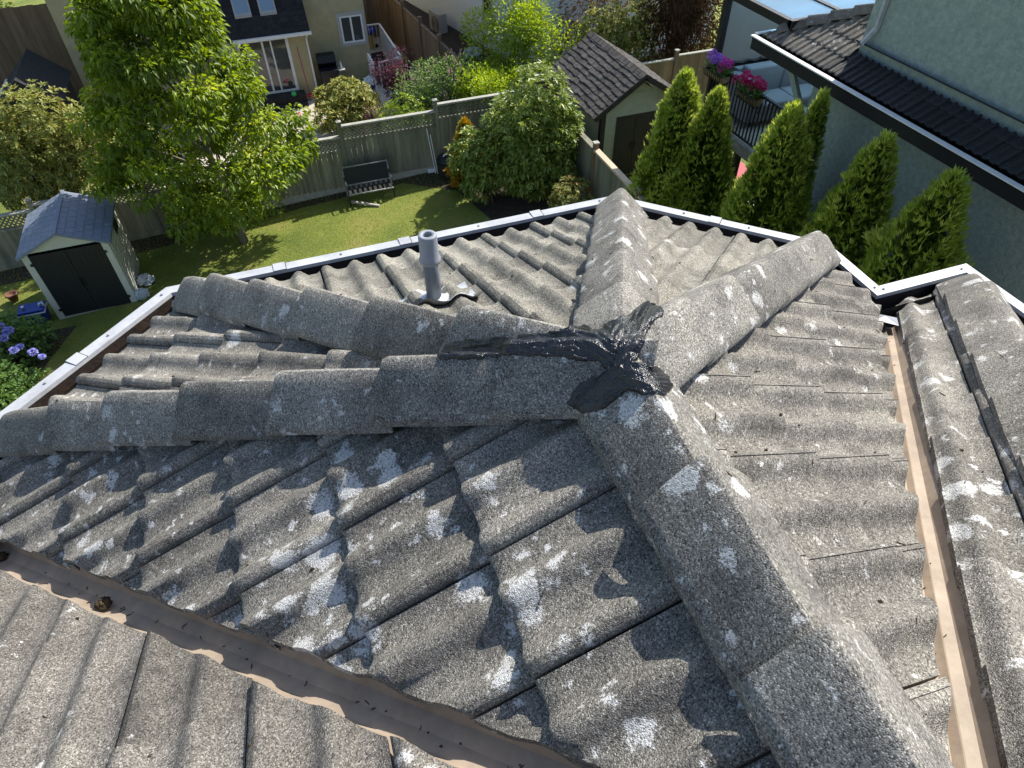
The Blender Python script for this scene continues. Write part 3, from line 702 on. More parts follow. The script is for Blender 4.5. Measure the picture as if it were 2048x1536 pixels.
# ---- plastic storage shed
sx0, sx1, sy0, sy1, sb = -6.12, -4.50, 13.05, 14.70, gz(-5.3)-.03; se, sr = -5.62, -5.25; sm = (sx0+sx1)/2-.0
sh = thing('plastic_shed', 'beige plastic shed with black double doors and blue-grey shingle roof', 'shed', (sm, sy0, sb))
MB().box(sx0, sx1, sy0+.02, sy1, sb, sb+.07).build('floor', 'shed_beige', sh)
fr = MB(); fr.box(sx0, sx0+.13, sy0, sy0+.1, sb, se); fr.box(sx1-.13, sx1, sy0, sy0+.1, sb, se); fr.build('front_frame', 'shed_beige', sh) if False else None
for x0, x1 in ((sx0, sx0+.13), (sx1-.13, sx1)): MB().box(x0, x1, sy0, sy0+.08, sb, se).build('corner_panel', 'shed_beige', sh)
for xx, s_ in ((sx0, 1), (sx1, -1)):
    wv = MB().box(xx, xx+.03*s_, sy0+.08, sy1, sb, se); wo = wv.build('side_wall', 'shed_beige', sh)
    for k in range(9):
        y_ = sy0+.1+k*(sy1-sy0-.2)/9
        MB().box(xx-.008*s_, xx+.002*s_, y_+.02, y_+.15, sb+.08, se-.12).build('siding_panel', 'shed_beige', wo)
    if s_ < 0:
        MB().box(sx1+.009, sx1+.014, 13.95, 14.35, se-.42, se-.14).build('window_pane', 'shed_door_black', wo)
MB().box(sx0, sx1, sy1-.03, sy1, sb, se).build('back_wall', 'shed_beige', sh)
for yy in (sy0+.01, sy1-.04): MB().add([(sx0, yy, se), (sx1, yy, se), (sm, yy, sr-.02), (sx0, yy+.03, se), (sx1, yy+.03, se), (sm, yy+.03, sr-.02)], [(0, 1, 2), (5, 4, 3), (0, 3, 4, 1), (1, 4, 5, 2), (2, 5, 3, 0)]).build('gable', 'shed_beige', sh)
for a_, b_ in ((sx0+.14, sm-.005), (sm+.005, sx1-.14)):
    do = MB().box(a_, b_, sy0-.012, sy0+.03, sb+.07, se-.05).build('door', 'shed_door_black', sh)
    for z0_, z1_ in ((sb+.18, sb+.78), (sb+.86, se-.16)):
        MB().box(a_+.08, b_-.08, sy0-.019, sy0-.012, z0_, z1_).build('door_panel', 'shed_door_black', do, bevel=.004)
        for k in range(1, 5):
            xk = a_+.08+(b_-a_-.16)*k/5; MB().box(xk-.006, xk+.006, sy0-.0235, sy0-.019, z0_+.05, z1_-.05).build('door_rib', 'shed_door_black', do)
    MB().box((sm-.05 if b_ < sm else sm+.02), (sm-.02 if b_ < sm else sm+.05), sy0-.04, sy0-.012, sb+.72, sb+.92).build('handle', 'black_metal', do)
    for zz in (sb+.25, se-.25): MB().box(*((a_-.05, a_+.02) if b_ < sm else (b_-.02, b_+.05)), sy0-.022, sy0-.013, zz-.03, zz+.03).build('hinge', 'black_metal', do)
ov = .07
for s_ in (-1, 1):
    xe = (sx0-ov) if s_ < 0 else (sx1+ov); ze = se-.03
    rp = MB().add([(sm, sy0-ov, sr), (xe, sy0-ov, ze), (xe, sy1+ov, ze), (sm, sy1+ov, sr), (sm, sy0-ov, sr-.04), (xe, sy0-ov, ze-.05), (xe, sy1+ov, ze-.05), (sm, sy1+ov, sr-.04)], [(0, 1, 2, 3), (7, 6, 5, 4), (0, 4, 5, 1), (1, 5, 6, 2), (2, 6, 7, 3), (3, 7, 4, 0)]).build('roof', 'shed_shingle_blue', sh)
    dirv = np.array([xe-sm, 0, ze-sr]); ln = np.linalg.norm(dirv); dirv /= ln; up = np.array([-dirv[2]*np.sign(dirv[0])*0+0, 0, 0]); up = np.cross(dirv, (0, 1, 0)); up = up if up[2] > 0 else -up
    nr, nc = 6, 8
    for r in range(nr):
        for c in range(nc+(r % 2)):
            y0_ = sy0-ov+.015 + (c-(.5 if r % 2 else 0))*(sy1-sy0+2*ov-.03)/nc; y1_ = y0_+(sy1-sy0+2*ov-.03)/nc-.012
            y0_ = max(y0_, sy0-ov+.015); y1_ = min(y1_, sy1+ov-.015)
            if y1_-y0_ < .03: continue
            p0 = np.array([sm, 0, sr])+dirv*(r*ln/nr+.006+.02); p1 = np.array([sm, 0, sr])+dirv*((r+1)*ln/nr-.004)
            a_ = p0+up*.003; b_ = p1+up*(.010+random.uniform(0, .003))
            MB().add([(a_[0], y0_, a_[2]), (a_[0], y1_, a_[2]), (b_[0], y1_, b_[2]), (b_[0], y0_, b_[2]), *[(p[0], y, p[2]) for p, y in ((p0, y0_), (p0, y1_), (p1, y1_), (p1, y0_))]],
                     [(0, 1, 2, 3), (3, 2, 6, 7), (0, 3, 7, 4), (2, 1, 5, 6)]).build('shingle', 'shed_shingle_blue', rp)
MB().box(sm-.035, sm+.035, sy0-ov-.01, sy1+ov+.01, sr-.005, sr+.022).build('ridge_cap', 'shed_shingle_blue', sh, bevel=.008)

# ---- cooler, pot, bags
c0 = at_z(76, 650, gz(-6.7, 13)); cx, cy, cz = c0[0]+.03, c0[1]+.12, gz(c0[0], c0[1])
co = thing('cooler_box', 'blue cooler box with white rim and handle beside the plastic shed', 'cooler', (cx, cy, cz))
MB().add([(cx-.21, cy-.14, cz), (cx+.21, cy-.14, cz), (cx+.21, cy+.14, cz), (cx-.21, cy+.14, cz), (cx-.25, cy-.17, cz+.3), (cx+.25, cy-.17, cz+.3), (cx+.25, cy+.17, cz+.3), (cx-.25, cy+.17, cz+.3)], [(3, 2, 1, 0), (4, 5, 6, 7), (0, 1, 5, 4), (1, 2, 6, 5), (2, 3, 7, 6), (3, 0, 4, 7)]).build('body', 'blue_plastic', co, bevel=.02)
MB().box(cx-.265, cx+.265, cy-.185, cy+.185, cz+.302, cz+.33).build('rim', 'white_plastic', co, bevel=.008)
MB().box(cx-.255, cx+.255, cy-.175, cy+.175, cz+.332, cz+.39).build('lid', 'blue_plastic', co, bevel=.015)
MB().lathe((cx-.17, cy+.06, cz+.39), [(.035, 0), (.035, .02), (.02, .025)], 14).build('cup_holder', 'white_plastic', co); MB().lathe((cx-.13, cy-.06, cz+.39), [(.03, 0), (.03, .012)], 14).build('drain_cap', 'black_metal', co)
MB().tube([(cx+.17, cy-.02, cz+.39), (cx+.19, cy-.02, cz+.45), (cx+.24, cy-.02, cz+.48), (cx+.27, cy-.02, cz+.36)], .025, 10).build('handle', 'white_plastic', co, True)
MB().box(cx+.03, cx+.15, cy-.1685, cy-.162, cz+.10, cz+.2).build('sticker', 'white_plastic', co); MB().box(cx-.16, cx-.10, cy-.166, cy-.16, cz+.07, cz+.13).build('sticker', 'white_plastic', co)
p = at_z(31, 602, gz(-7.2, 14)); 
single('plant_pot', MB().lathe((p[0], p[1], gz(p[0], p[1])), [(.07, 0), (.115, .17), (.13, .17), (.13, .21), (.112, .21), (.10, .16), (.0, .15)], 20), 'terracotta', 'empty terracotta plant pot on the ground left of the cooler', 'pot', p, None, True)
for k, (px, py, r) in enumerate([(290, 560, .17), (283, 588, .15)]):
    p = at_z(px, py, gz(-4.3, 13.6)+.12); mb = MB().blob(p, (r, r*.85, r*.75), .28, 18, 12, 40+k)
    single('rubbish_bag', mb, 'bag_plastic', ['crumpled clear plastic bag behind the shed corner, farther of two', 'crumpled white plastic bag against the shed corner, nearer of two'][k], 'bag', p, 'plastic bags by the shed')

# ---- bench seat off its swing, on the lawn
b0 = at_z(695, 400, gz(.6)); b1 = at_z(786, 378, gz(1.8)); bx0, bx1, by = .68, 1.83, 15.12; bz = gz(1.2)
be = thing('swing_bench', 'old black mesh swing bench with peeling grey frame on the lawn', 'bench', (1.2, by, bz))
TB = lambda pts, r=.016: MB().tube(pts, r, 8)
fz = bz+.33; ft = bz+.80
for x in (bx0, bx1):
    TB([(x, by+.22, ft), (x, by+.08, fz+.04), (x, by-.30, fz-.02)]).build('side_rail', 'grey_paint', be, True)
    TB([(x, by+.10, fz+.05), (x, by+.10, bz)]).build('leg', 'grey_paint', be, True)
    TB([(x, by-.28, fz), (x, by-.28, bz)]).build('leg', 'black_metal', be, True)
    TB([(x, by+.16, fz+.25), (x, by-.24, fz+.20), (x, by-.28, fz)], .014).build('armrest', 'black_metal', be, True)
TB([(bx0, by+.22, ft), (bx1, by+.22, ft)], .02).build('back_rail', 'grey_paint', be, True)
TB([(bx0, by+.08, fz+.05), (bx1, by+.08, fz+.05)], .018).build('seat_rail', 'grey_paint', be, True)
TB([(bx0, by-.30, fz-.02), (bx1, by-.30, fz-.02)], .02).build('front_rail', 'grey_paint', be, True)
MB().bar((bx0+.02, by+.15, (ft+fz)/2+.03), (bx1-.02, by+.15, (ft+fz)/2+.03), .01, .42, up=(0, .3, 1)).build('back_mesh', 'mesh_black', be)
for k in range(9):
    x = bx0+.06+k*(bx1-bx0-.12)/8; MB().bar((x, by+.06, fz+.03), (x, by-.29, fz-.01), .07, .012).build('seat_slat', 'mesh_black', be)
pl = MB().bar((.72, 14.93, bz+.07), (1.36, 14.55, bz+.03), .06, .045)
single('loose_plank', pl, 'weathered_plank', 'weathered plank lying on the lawn in front of the bench', 'plank', (1.0, 14.75, bz))

# ---- black bin with white handle, white stakes, white scrap by the fence
p = at_z(893, 345, gz(3.4)); bx, by2, bz2 = p[0], 15.28, gz(3.4)
bi = thing('kettle_bin', 'black lidded bin with white handle standing against the back fence', 'bin', (bx, by2, bz2))
MB().lathe((bx, by2, bz2), [(.20, 0), (.25, .08), (.27, .38), (.26, .42)], 22).build('body', 'mesh_black', bi, True)
MB().lathe((bx, by2, bz2+.425), [(.285, 0), (.285, .04), (.22, .12), (.1, .17), (0.0, .18)], 22).build('lid', 'shed_door_black', bi, True)
MB().tube([(bx-.11, by2-.10, bz2+.60), (bx-.08, by2-.12, bz2+.66), (bx+.08, by2-.12, bz2+.66), (bx+.11, by2-.10, bz2+.60)], .022, 8).build('handle', 'white_plastic', bi, True)
for k, (a_, b_) in enumerate([((3.12, 15.5, -6.85), (3.02, 15.62, -5.62)), ((3.17, 15.45, -6.85), (3.10, 15.62, -5.80))]):
    single('garden_stake', MB().tube([a_, b_], .012, 6), 'white_plastic', ['taller white stake leaning on the back fence beside the bin', 'shorter white stake leaning on the back fence beside the bin'][k], 'stake', a_, 'white stakes')
p = at_z(864, 342, gz(3.1)+.02); single('paint_tray', MB().add([(p[0]-.13, p[1]-.08, p[2]), (p[0]+.11, p[1]-.1, p[2]), (p[0]+.13, p[1]+.09, p[2]+.03), (p[0]-.1, p[1]+.1, p[2]+.05), (p[0]-.13, p[1]-.08, p[2]+.02), (p[0]+.11, p[1]-.1, p[2]+.03), (p[0]+.13, p[1]+.09, p[2]+.06), (p[0]-.1, p[1]+.1, p[2]+.09)], [(3, 2, 1, 0), (4, 5, 6, 7), (0, 1, 5, 4), (1, 2, 6, 5), (2, 3, 7, 6), (3, 0, 4, 7)]), 'white_plastic', 'small white tray on the ground left of the black bin', 'tray', p)

# ---- shingled garden shed next door
pm('siding_sage', (.33, .35, .26), .75, .12, 5, bump=.1)
pm('shed_door_dark', (.020, .018, .020), .6, .3, 8, bump=.1)
pm('old_shingle', (.085, .075, .068), .95, .5, 9, bump=.7, bscale=60, obj_rand=.3, col2=(.035, .032, .03))
gx0, gx1, gy0, gy1, gb = 6.72, 8.72, 13.05, 15.75, -6.5; ge, gr, gm = -4.70, -3.95, 7.68
gs = thing('garden_shed', 'pale green lap-sided garden shed with dark doors and old brown shingles', 'shed', (gm, gy0, gb))
wa = MB().box(gx0, gx1, gy0, gy1, gb, ge).add([(gx0, gy0+.001, ge), (gx1, gy0+.001, ge), (gm, gy0+.001, gr-.06), (gx0, gy1, ge), (gx1, gy1, ge), (gm, gy1, gr-.06)], [(0, 1, 2), (5, 4, 3), (0, 2, 5, 3), (2, 1, 4, 5)]).build('wall', 'siding_sage', gs)
dl, dr, dt = 7.17, 8.08, -4.98
nlap = 20
for k in range(nlap):
    z0_ = gb+.02+k*.105; z1_ = z0_+.105
    hw = 1e9 if z1_ <= ge else None
    def lap(x0, x1):
        if x1-x0 < .05: return
        MB().add([(x0, gy0-.022, z0_), (x1, gy0-.022, z0_), (x1, gy0-.004, z1_), (x0, gy0-.004, z1_), (x0, gy0-.001, z0_), (x1, gy0-.001, z0_)], [(0, 1, 2, 3), (4, 5, 1, 0)]).build('lap_board', 'siding_sage', wa)
    if z1_ <= ge+.01: xa, xb = gx0+.09, gx1-.09
    else:
        f_ = (z1_-ge)/(gr-.06-ge)
        if f_ >= .95: continue
        xa, xb = gx0+(gm-gx0)*f_+.02, gx1-(gx1-gm)*f_-.02
    if z0_ < dt+.03: lap(xa, dl-.07); lap(dr+.07, xb)
    else: lap(xa, xb)
    if z1_ <= ge: MB().add([(gx0-.022, gy1, z0_), (gx0-.022, gy0+.09, z0_), (gx0-.004, gy0+.09, z1_), (gx0-.004, gy1, z1_), (gx0-.001, gy1, z0_), (gx0-.001, gy0+.09, z0_)], [(0, 1, 2, 3), (4, 5, 1, 0)]).build('lap_board', 'siding_sage', wa)
for x0, x1 in ((gx0-.03, gx0+.09), (gx1-.09, gx1+.03)): MB().box(x0, x1, gy0-.03, gy0+.0, gb, ge-.02).build('corner_board', 'shed_door_dark', gs)
MB().box(gx0-.03, gx0-.001, gy0, gy0+.09, gb, ge-.02).build('corner_board', 'shed_door_dark', gs)
MB().box(dl-.07, dr+.07, gy0-.035, gy0-.003, dt, dt+.08).build('door_head', 'shed_door_dark', gs)
for x0, x1 in ((dl-.07, dl), (dr, dr+.07)): MB().box(x0, x1, gy0-.035, gy0-.003, gb, dt).build('door_jamb', 'shed_door_dark', gs)
mid = (dl+dr)/2
for a_, b_ in ((dl, mid-.006), (mid+.006, dr)):
    do = MB().box(a_, b_, gy0-.028, gy0-.002, gb+.04, dt-.002).build('door', 'shed_door_dark', gs)
    MB().tube([(mid+(-.05 if b_ < mid else .05), gy0-.04, gb+.75), (mid+(-.05 if b_ < mid else .05), gy0-.04, gb+.9)], .012, 8).build('handle', 'black_metal', do)
rv = .16
for s_ in (-1, 1):
    xe = gx0-.28 if s_ < 0 else gx1+.30; ze = ge-.08
    rp = MB().add([(gm, gy0-rv, gr), (xe, gy0-rv, ze), (xe, gy1+rv, ze), (gm, gy1+rv, gr), (gm, gy0-rv, gr-.05), (xe, gy0-rv, ze-.05), (xe, gy1+rv, ze-.05), (gm, gy1+rv, gr-.05)], [(0, 1, 2, 3), (7, 6, 5, 4), (0, 4, 5, 1), (1, 5, 6, 2), (2, 6, 7, 3), (3, 7, 4, 0)]).build('roof', 'old_shingle', gs)
    MB().bar((gm, gy0-rv-.012, gr-.05), (xe, gy0-rv-.012, ze-.04), .022, .12).build('barge_board', 'shed_door_dark', gs)
    dirv = np.array([xe-gm, 0, ze-gr]); ln = np.linalg.norm(dirv); dirv /= ln; up = np.cross(dirv, (0, 1, 0)); up = up if up[2] > 0 else -up
    nr = 10; wd = .21; rgs = random.Random(60+s_)
    for r in range(nr):
        y = gy0-rv - (wd*.5 if r % 2 else 0)
        while y < gy1+rv:
            w_ = wd+rgs.uniform(-.015, .015); y0_, y1_ = max(y+.004, gy0-rv), min(y+w_-.004, gy1+rv); y += w_
            if y1_-y0_ < .03: continue
            jag = rgs.uniform(-.018, .018); t0, t1 = r*ln/nr-.01, (r+1)*ln/nr+.012+jag
            A_ = np.array([gm, 0, gr]); a_ = A_+dirv*max(0, t0)+up*.004; b_ = A_+dirv*t1+up*(.020+rgs.uniform(0, .012)); c_ = A_+dirv*t1+up*.002
            MB().add([(a_[0], y0_, a_[2]), (a_[0], y1_, a_[2]), (b_[0], y1_, b_[2]+rgs.uniform(-.004, .004)), (b_[0], y0_, b_[2]), (c_[0], y1_, c_[2]), (c_[0], y0_, c_[2])],
                     [(0, 1, 2, 3), (3, 2, 4, 5)]).build('shingle', 'old_shingle', rp)
rc_y = gy0-rv
while rc_y < gy1+rv-.05:
    for s_ in (-1, 1): MB().bar((gm+s_*.005, rc_y+.11, gr+.016), (gm+s_*.12, rc_y+.11, gr-.055), .24, .012, up=(0, 1, 0) if False else (0, 0, 1)).build('ridge_shingle', 'old_shingle', gs)
    rc_y += .2
MB().bar((gm-.02, gy0-rv-.03, gr-.16), (gm+.12, gy0-rv-.10, gr-.24), .03, .03).build('lamp_bracket', 'black_metal', gs)
# ================================================================== neighbouring houses
pm('stucco_yellow', (.42, .36, .215), .9, .12, 4, bump=.5, bscale=70)
pm('stucco_green', (.285, .345, .315), .9, .26, 13, bump=1.0, bscale=30)
pm('trim_taupe', (.40, .38, .36), .7, .1, 6)
pm('white_paint', (.74, .74, .73), .5, .08, 8)
pm('asphalt_shingle', (.028, .026, .028), .95, .45, 12, bump=.6, bscale=90, obj_rand=.25)
pm('siding_white', (.62, .66, .71), .6, .05, 4)
pm('fascia_black', (.010, .010, .011), .7, .3, 10)
pm('black_tile', (.020, .020, .021), .55, .6, 25, bump=.4, bscale=120, obj_rand=.25)
pm('pale_panel', (.52, .56, .40), .7, .2, 5)
pm('dark_wood', (.035, .03, .026), .8, .4, 6, stretch=(1, 1, .2))
pm('stairwell_shade', (.03, .029, .027), .9, .4, 5)  # dark tone stands for the shade down in the stairwell
pm('heat_pump', (.42, .41, .36), .6, .1, 8)
pm('sofa_grey', (.27, .28, .30), .9, .12, 20, bump=.2, bscale=200)
leafmat('screen_mesh', (.16, .155, .15), (.16, .155, .15), .55, .9, .1)
leafmat('panel_sky_tint', (.55, .68, .80), (.55, .68, .80), .8, .15, .6)  # glass panels; the reflected blue of the sky is put into their colour
pm('coco_liner', (.30, .20, .10), .95, .3, 30, bump=.6, bscale=90)
pm('red_paint', (.40, .02, .03), .5, .2, 8)
m = bpy.data.materials.new('window_glass'); MATS['window_glass'] = m; nt, b = nodes_of(m)
b.inputs['Base Color'].default_value = (.06, .062, .06, 1); b.inputs['Roughness'].default_value = .04; b.inputs['Specular IOR Level'].default_value = .9
m = bpy.data.materials.new('skylight_glass'); MATS['skylight_glass'] = m; nt, b = nodes_of(m)
b.inputs['Base Color'].default_value = (.22, .30, .38, 1); b.inputs['Roughness'].default_value = .08; b.inputs['Specular IOR Level'].default_value = .8
# ---- yellow house
YW, LW = 22.9, 22.4; yb = gz(0, 22)-.1
yh = thing('yellow_house', 'yellow stucco house with dark lean-to roof, skylights and sliding door', 'house', (0, YW, yb))
MB().box(-5.78, 2.98, YW, 33, yb, -.8).build('wall', 'stucco_yellow', yh)
MB().box(-1.3, 1.0, LW, YW-.002, yb, -4.6).build('bay_wall', 'stucco_yellow', yh)
MB().add([(-6.2, 22.4, -.9), (3.4, 22.4, -.9), (3.4, 33.4, -.9), (-6.2, 33.4, -.9), (-3, 28, 1.2), (1, 28, 1.2)], [(0, 1, 5, 4), (1, 2, 5), (2, 3, 4, 5), (3, 0, 4), (3, 2, 1, 0)]).build('main_roof', 'asphalt_shingle', yh)
# lean-to roof
ly0, lz0, ls = 22.03, -4.98, 1.12
lr = MB().add([(-1.55, ly0, lz0), (1.10, ly0, lz0), (1.10, 22.898, lz0+ls*(22.898-ly0)), (-1.55, 22.898, lz0+ls*(22.898-ly0)), (-1.55, ly0, lz0-.06), (1.10, ly0, lz0-.06), (1.10, 22.898, lz0+ls*(22.898-ly0)-.06), (-1.55, 22.898, lz0+ls*(22.898-ly0)-.06)],
              [(0, 1, 2, 3), (7, 6, 5, 4), (0, 4, 5, 1), (1, 5, 6, 2), (3, 7, 4, 0)]).build('roof', 'asphalt_shingle', yh)
rgs = random.Random(3)
for r in range(8):
    y0_ = ly0+.005+r*.106; z0_ = lz0+ls*(y0_-ly0); y1_ = y0_+.103; z1_ = lz0+ls*(y1_-ly0); x = -1.55
    while x < 1.08:
        w_ = rgs.uniform(.12, .2); x1_ = min(x+w_, 1.10)
        MB().add([(x+.002, y0_, z0_+.014), (x1_-.002, y0_, z0_+.014), (x1_-.002, y1_, z1_+.004), (x+.002, y1_, z1_+.004), (x+.002, y0_, z0_+.001), (x1_-.002, y0_, z0_+.001)], [(0, 1, 2, 3), (4, 5, 1, 0)]).build('shingle', 'asphalt_shingle', lr); x = x1_
def on_lean(px, py, off=.05):
    d_ = ray(px, py); nrm = np.array([0, -ls, 1.]); p0 = np.array([0, ly0, lz0+off]); t = ((p0-CAM)@nrm)/(d_@nrm); return CAM+d_*t
for q4 in ([(458, -8), (470, 36), (504, 32), (492, -8)], [(511, -8), (521, 30), (554, 26), (544, -8)]):
    x0 = on_lean(*q4[1])[0]; x1 = on_lean(*q4[2])[0]; ya = on_lean(*q4[1])[1]; yc = min(22.86, ya+.72)
    f = lambda x, y, o: (x, y, lz0+ls*(y-ly0)+o)
    so = MB()
    so.add([f(x0, ya, .02), f(x1, ya, .02), f(x1, yc, .02), f(x0, yc, .02), f(x0, ya, .08), f(x1, ya, .08), f(x1, yc, .08), f(x0, yc, .08)], [(3, 2, 1, 0), (4, 5, 6, 7), (0, 1, 5, 4), (1, 2, 6, 5), (2, 3, 7, 6), (3, 0, 4, 7)])
    s_ = so.build('skylight', 'trim_taupe', yh)
    MB().quad(f(x0+.05, ya+.05, .084), f(x1-.05, ya+.05, .084), f(x1-.05, yc-.05, .084), f(x0+.05, yc-.05, .084)).build('pane', 'skylight_glass', s_)
MB().box(-1.2, 1.13, ly0-.09, ly0-.002, lz0-.09, lz0-.005).build('gutter', 'white_paint', yh)
MB().bar((.98, ly0-.04, lz0-.09), (.96, LW-.04, lz0-.3), .05, .05).bar((.96, LW-.035, lz0-.28), (.96, LW-.035, yb+.1), .05, .04, up=(0, 1, 0)).build('downspout', 'white_paint', yh)
# pale side panel left of the bay
MB().box(-1.95, -1.32, 22.35, 22.8, yb, -4.75).build('side_panel', 'pale_panel', yh)
MB().box(-1.96, -1.31, 22.33, 22.345, -5.7, -5.62).build('side_panel_trim', 'trim_taupe', yh)
# sliding door
sl0, sl1, sz0, sz1 = -1.14, .40, -6.80, -5.16
dr_ = MB().box(sl0, sl1, LW-.045, LW-.001, sz1-.06, sz1).build('sliding_door', 'white_paint', yh)
for x0, x1, y_, z0_, z1_ in ((sl0, sl1, .045, sz0, sz0+.07), (sl0, sl0+.06, .045, sz0+.07, sz1-.06), (sl1-.09, sl1, .045, sz0+.07, sz1-.06), (-.42, -.36, .05, sz0+.07, sz1-.06), (-.16, -.11, .048, sz0+.07, sz1-.06), (-.90, -.875, .04, sz0+.07, sz1-.06)):
    MB().box(x0, x1, LW-y_, LW-.001, z0_, z1_).build('door_frame', 'white_paint', dr_)
MB().box(sl0+.06, -.42, LW-.02, LW-.0015, sz0+.07, sz1-.06).build('pane', 'window_glass', dr_); MB().box(-.36, sl1-.09, LW-.03, LW-.0015, sz0+.07, sz1-.06).build('pane', 'window_glass', dr_)
MB().box(sl1-.12, sl1-.10, LW-.07, LW-.046, -6.05, -5.85).build('handle', 'black_metal', dr_)
for k, (y0_, z_) in enumerate(((21.85, yb+.34), (21.5, yb+.17))): MB().box(-1.0, .55, y0_, LW-.004 if k == 0 else 21.848, yb, z_).build('step', 'dark_wood', yh)
# window beside the corner
wx0, wx1, wz0, wz1 = 2.14, 2.86, -5.76, -4.95
wn = MB().box(wx0-.10, wx1+.08, YW-.03, YW-.001, wz0-.10, wz0).build('window', 'trim_taupe', yh)
MB().box(wx0-.10, wx1+.08, YW-.03, YW-.001, wz1, wz1+.10).build('trim', 'trim_taupe', wn)
for x0, x1 in ((wx0-.10, wx0), (wx1, wx1+.08)): MB().box(x0, x1, YW-.03, YW-.001, wz0, wz1).build('trim', 'trim_taupe', wn)
for x0, x1, z0_, z1_ in ((wx0, wx1, wz0, wz0+.05), (wx0, wx1, wz1-.05, wz1), (wx0, wx0+.05, wz0+.05, wz1-.05), (wx1-.05, wx1, wz0+.05, wz1-.05), (2.46, 2.52, wz0+.05, wz1-.05)): MB().box(x0, x1, YW-.022, YW-.0015, z0_, z1_).build('frame', 'white_paint', wn)
for x0, x1 in ((wx0+.05, 2.46), (2.52, wx1-.05)): MB().box(x0, x1, YW-.012, YW-.002, wz0+.05, wz1-.05).build('pane', 'window_glass', wn)
# ---- white stair railing
rt = -6.0
wr = thing('stair_railing', 'white metal railing round the basement stairs of the yellow house', 'railing', (3.4, 23, -7))
def rail_run(parent, a_, b_, zt, zb, mat, step=.11, post=True, bal=.016, top=.06, cat='baluster'):
    a_ = np.array(a_, float); b_ = np.array(b_, float); ln = np.linalg.norm(b_-a_); n_ = max(1, int(ln/step))
    z = lambda p, zz: (p[0], p[1], zz)
    MB().bar(z(a_, zt), z(b_, zt), top, .035).build('top_rail', mat, parent); MB().bar(z(a_, zb+.06), z(b_, zb+.06), .035, .03).build('bottom_rail', mat, parent)
    for k in range(1, n_):
        p = a_+(b_-a_)*k/n_; MB().box(p[0]-bal/2, p[0]+bal/2, p[1]-bal/2, p[1]+bal/2, zb+.07, zt-.015).build(cat, mat, parent)
    if post:
        for p in (a_, b_): MB().box(p[0]-.025, p[0]+.025, p[1]-.025, p[1]+.025, zb-.1, zt-.004).build('post', mat, parent)
rail_run(wr, (3.10, 25.1), (3.76, 25.1), rt, -6.97, 'white_paint'); rail_run(wr, (3.76, 25.02), (3.76, 21.85), rt, -6.97, 'white_paint')
rail_run(wr, (3.70, 21.72), (2.98, 21.50), rt, -6.97, 'white_paint'); rail_run(wr, (2.80, 22.4), (2.80, 21.55), rt, -6.97, 'white_paint')
sheet('stairwell_shade_sheet', [(2.99, 21.7), (3.7, 21.9), (3.7, 25.0), (2.99, 25.0)], 'stairwell_shade', .02)  # flat sheet at ground level; the stairwell's shade is put into its colour
# ---- things about the yellow house
p = at_y(655, 165, 22.35); bx, by2, bz2 = 1.45, 22.35, gz(1.4, 22.3)+.01
bq = thing('gas_barbecue', 'black gas barbecue with open hood against the yellow wall', 'barbecue', (bx, by2, bz2))
MB().box(bx-.28, bx+.28, by2-.2, by2+.2, bz2+.12, bz2+.62).build('cabinet', 'black_metal', bq, bevel=.01); MB().box(bx-.30, bx+.30, by2-.22, by2+.22, bz2+.622, bz2+.72).build('firebox', 'shed_door_black', bq, bevel=.02)
MB().add([(bx-.29, by2+.2, bz2+.72), (bx+.29, by2+.2, bz2+.72), (bx+.29, by2+.30, bz2+1.12), (bx-.29, by2+.30, bz2+1.12), (bx-.29, by2-.02, bz2+.9), (bx+.29, by2-.02, bz2+.9), (bx+.29, by2+.05, bz2+1.1), (bx-.29, by2+.05, bz2+1.1)], [(0, 1, 2, 3), (4, 5, 1, 0), (4, 7, 6, 5), (7, 3, 2, 6), (0, 3, 7, 4), (5, 6, 2, 1)]).build('hood', 'shed_door_black', bq)
MB().box(bx+.31, bx+.52, by2-.15, by2+.15, bz2+.64, bz2+.67).build('side_shelf', 'heat_pump', bq)
for s_ in (-.24, .24):
    for t2 in (-.16, .16): MB().tube([(bx+s_, by2+t2, bz2), (bx+s_, by2+t2, bz2+.12)], .03, 8).build('leg', 'black_metal', bq)
single('spray_bottle', MB().lathe((bx+.42, by2, bz2+.67), [(.035, 0), (.035, .14), (.015, .18), (.015, .22)], 12), 'white_plastic', 'white bottle standing on the barbecue side shelf', 'bottle', (bx+.42, by2, bz2+.67))
single('red_broom', MB().tube([(.62, 22.33, -5.5), (.68, 22.0, -6.85)], .014, 6).box(.58, .78, 21.93, 22.03, -6.93, -6.84), 'red_paint', 'red broom leaning on the wall beside the sliding door', 'broom', (.68, 22, -6.9))
p = at_z(739, 168, gz(2.6, 22)+.1)
tb = thing('toy_bundle', 'blue tub heaped with white sheeting at the foot of the railing', 'tub', (2.62, 21.75, gz(2.6, 22)))
MB().lathe((2.62, 21.75, gz(2.6, 22)+.012), [(.14, 0), (.19, .2), (.175, .2), (.13, .03)], 16).build('tub', 'blue_plastic', tb); MB().blob((2.63, 21.76, gz(2.6, 22)+.30), (.2, .17, .15), .3, 16, 10, 9).build('sheeting', 'white_plastic', tb)
for k, (x_, y_, r_, col, nm, lb) in enumerate([(.18, 21.62, .085, (.05, .42, .12), 'play_ball', 'small green ball on the patio step'), (.12, 20.95, .10, (.62, .10, .22), 'play_ring', 'pink toy lying on the patio by the steps')]):
    pm('toy%d' % k, col, .4, .1)
    zt_ = yb+.345 if k == 0 else gz(0, 21)+.015
    mb = MB().blob((x_, y_+.3*(k == 0), zt_+r_), r_, 0.0, 16, 10) if k == 0 else MB().lathe((x_, y_, zt_), [(.05, 0), (.1, .02), (.1, .06), (.05, .08), (.05, 0)], 18)
    single(nm, mb, 'toy%d' % k, lb, 'toy', (x_, y_, zt_), None, True)
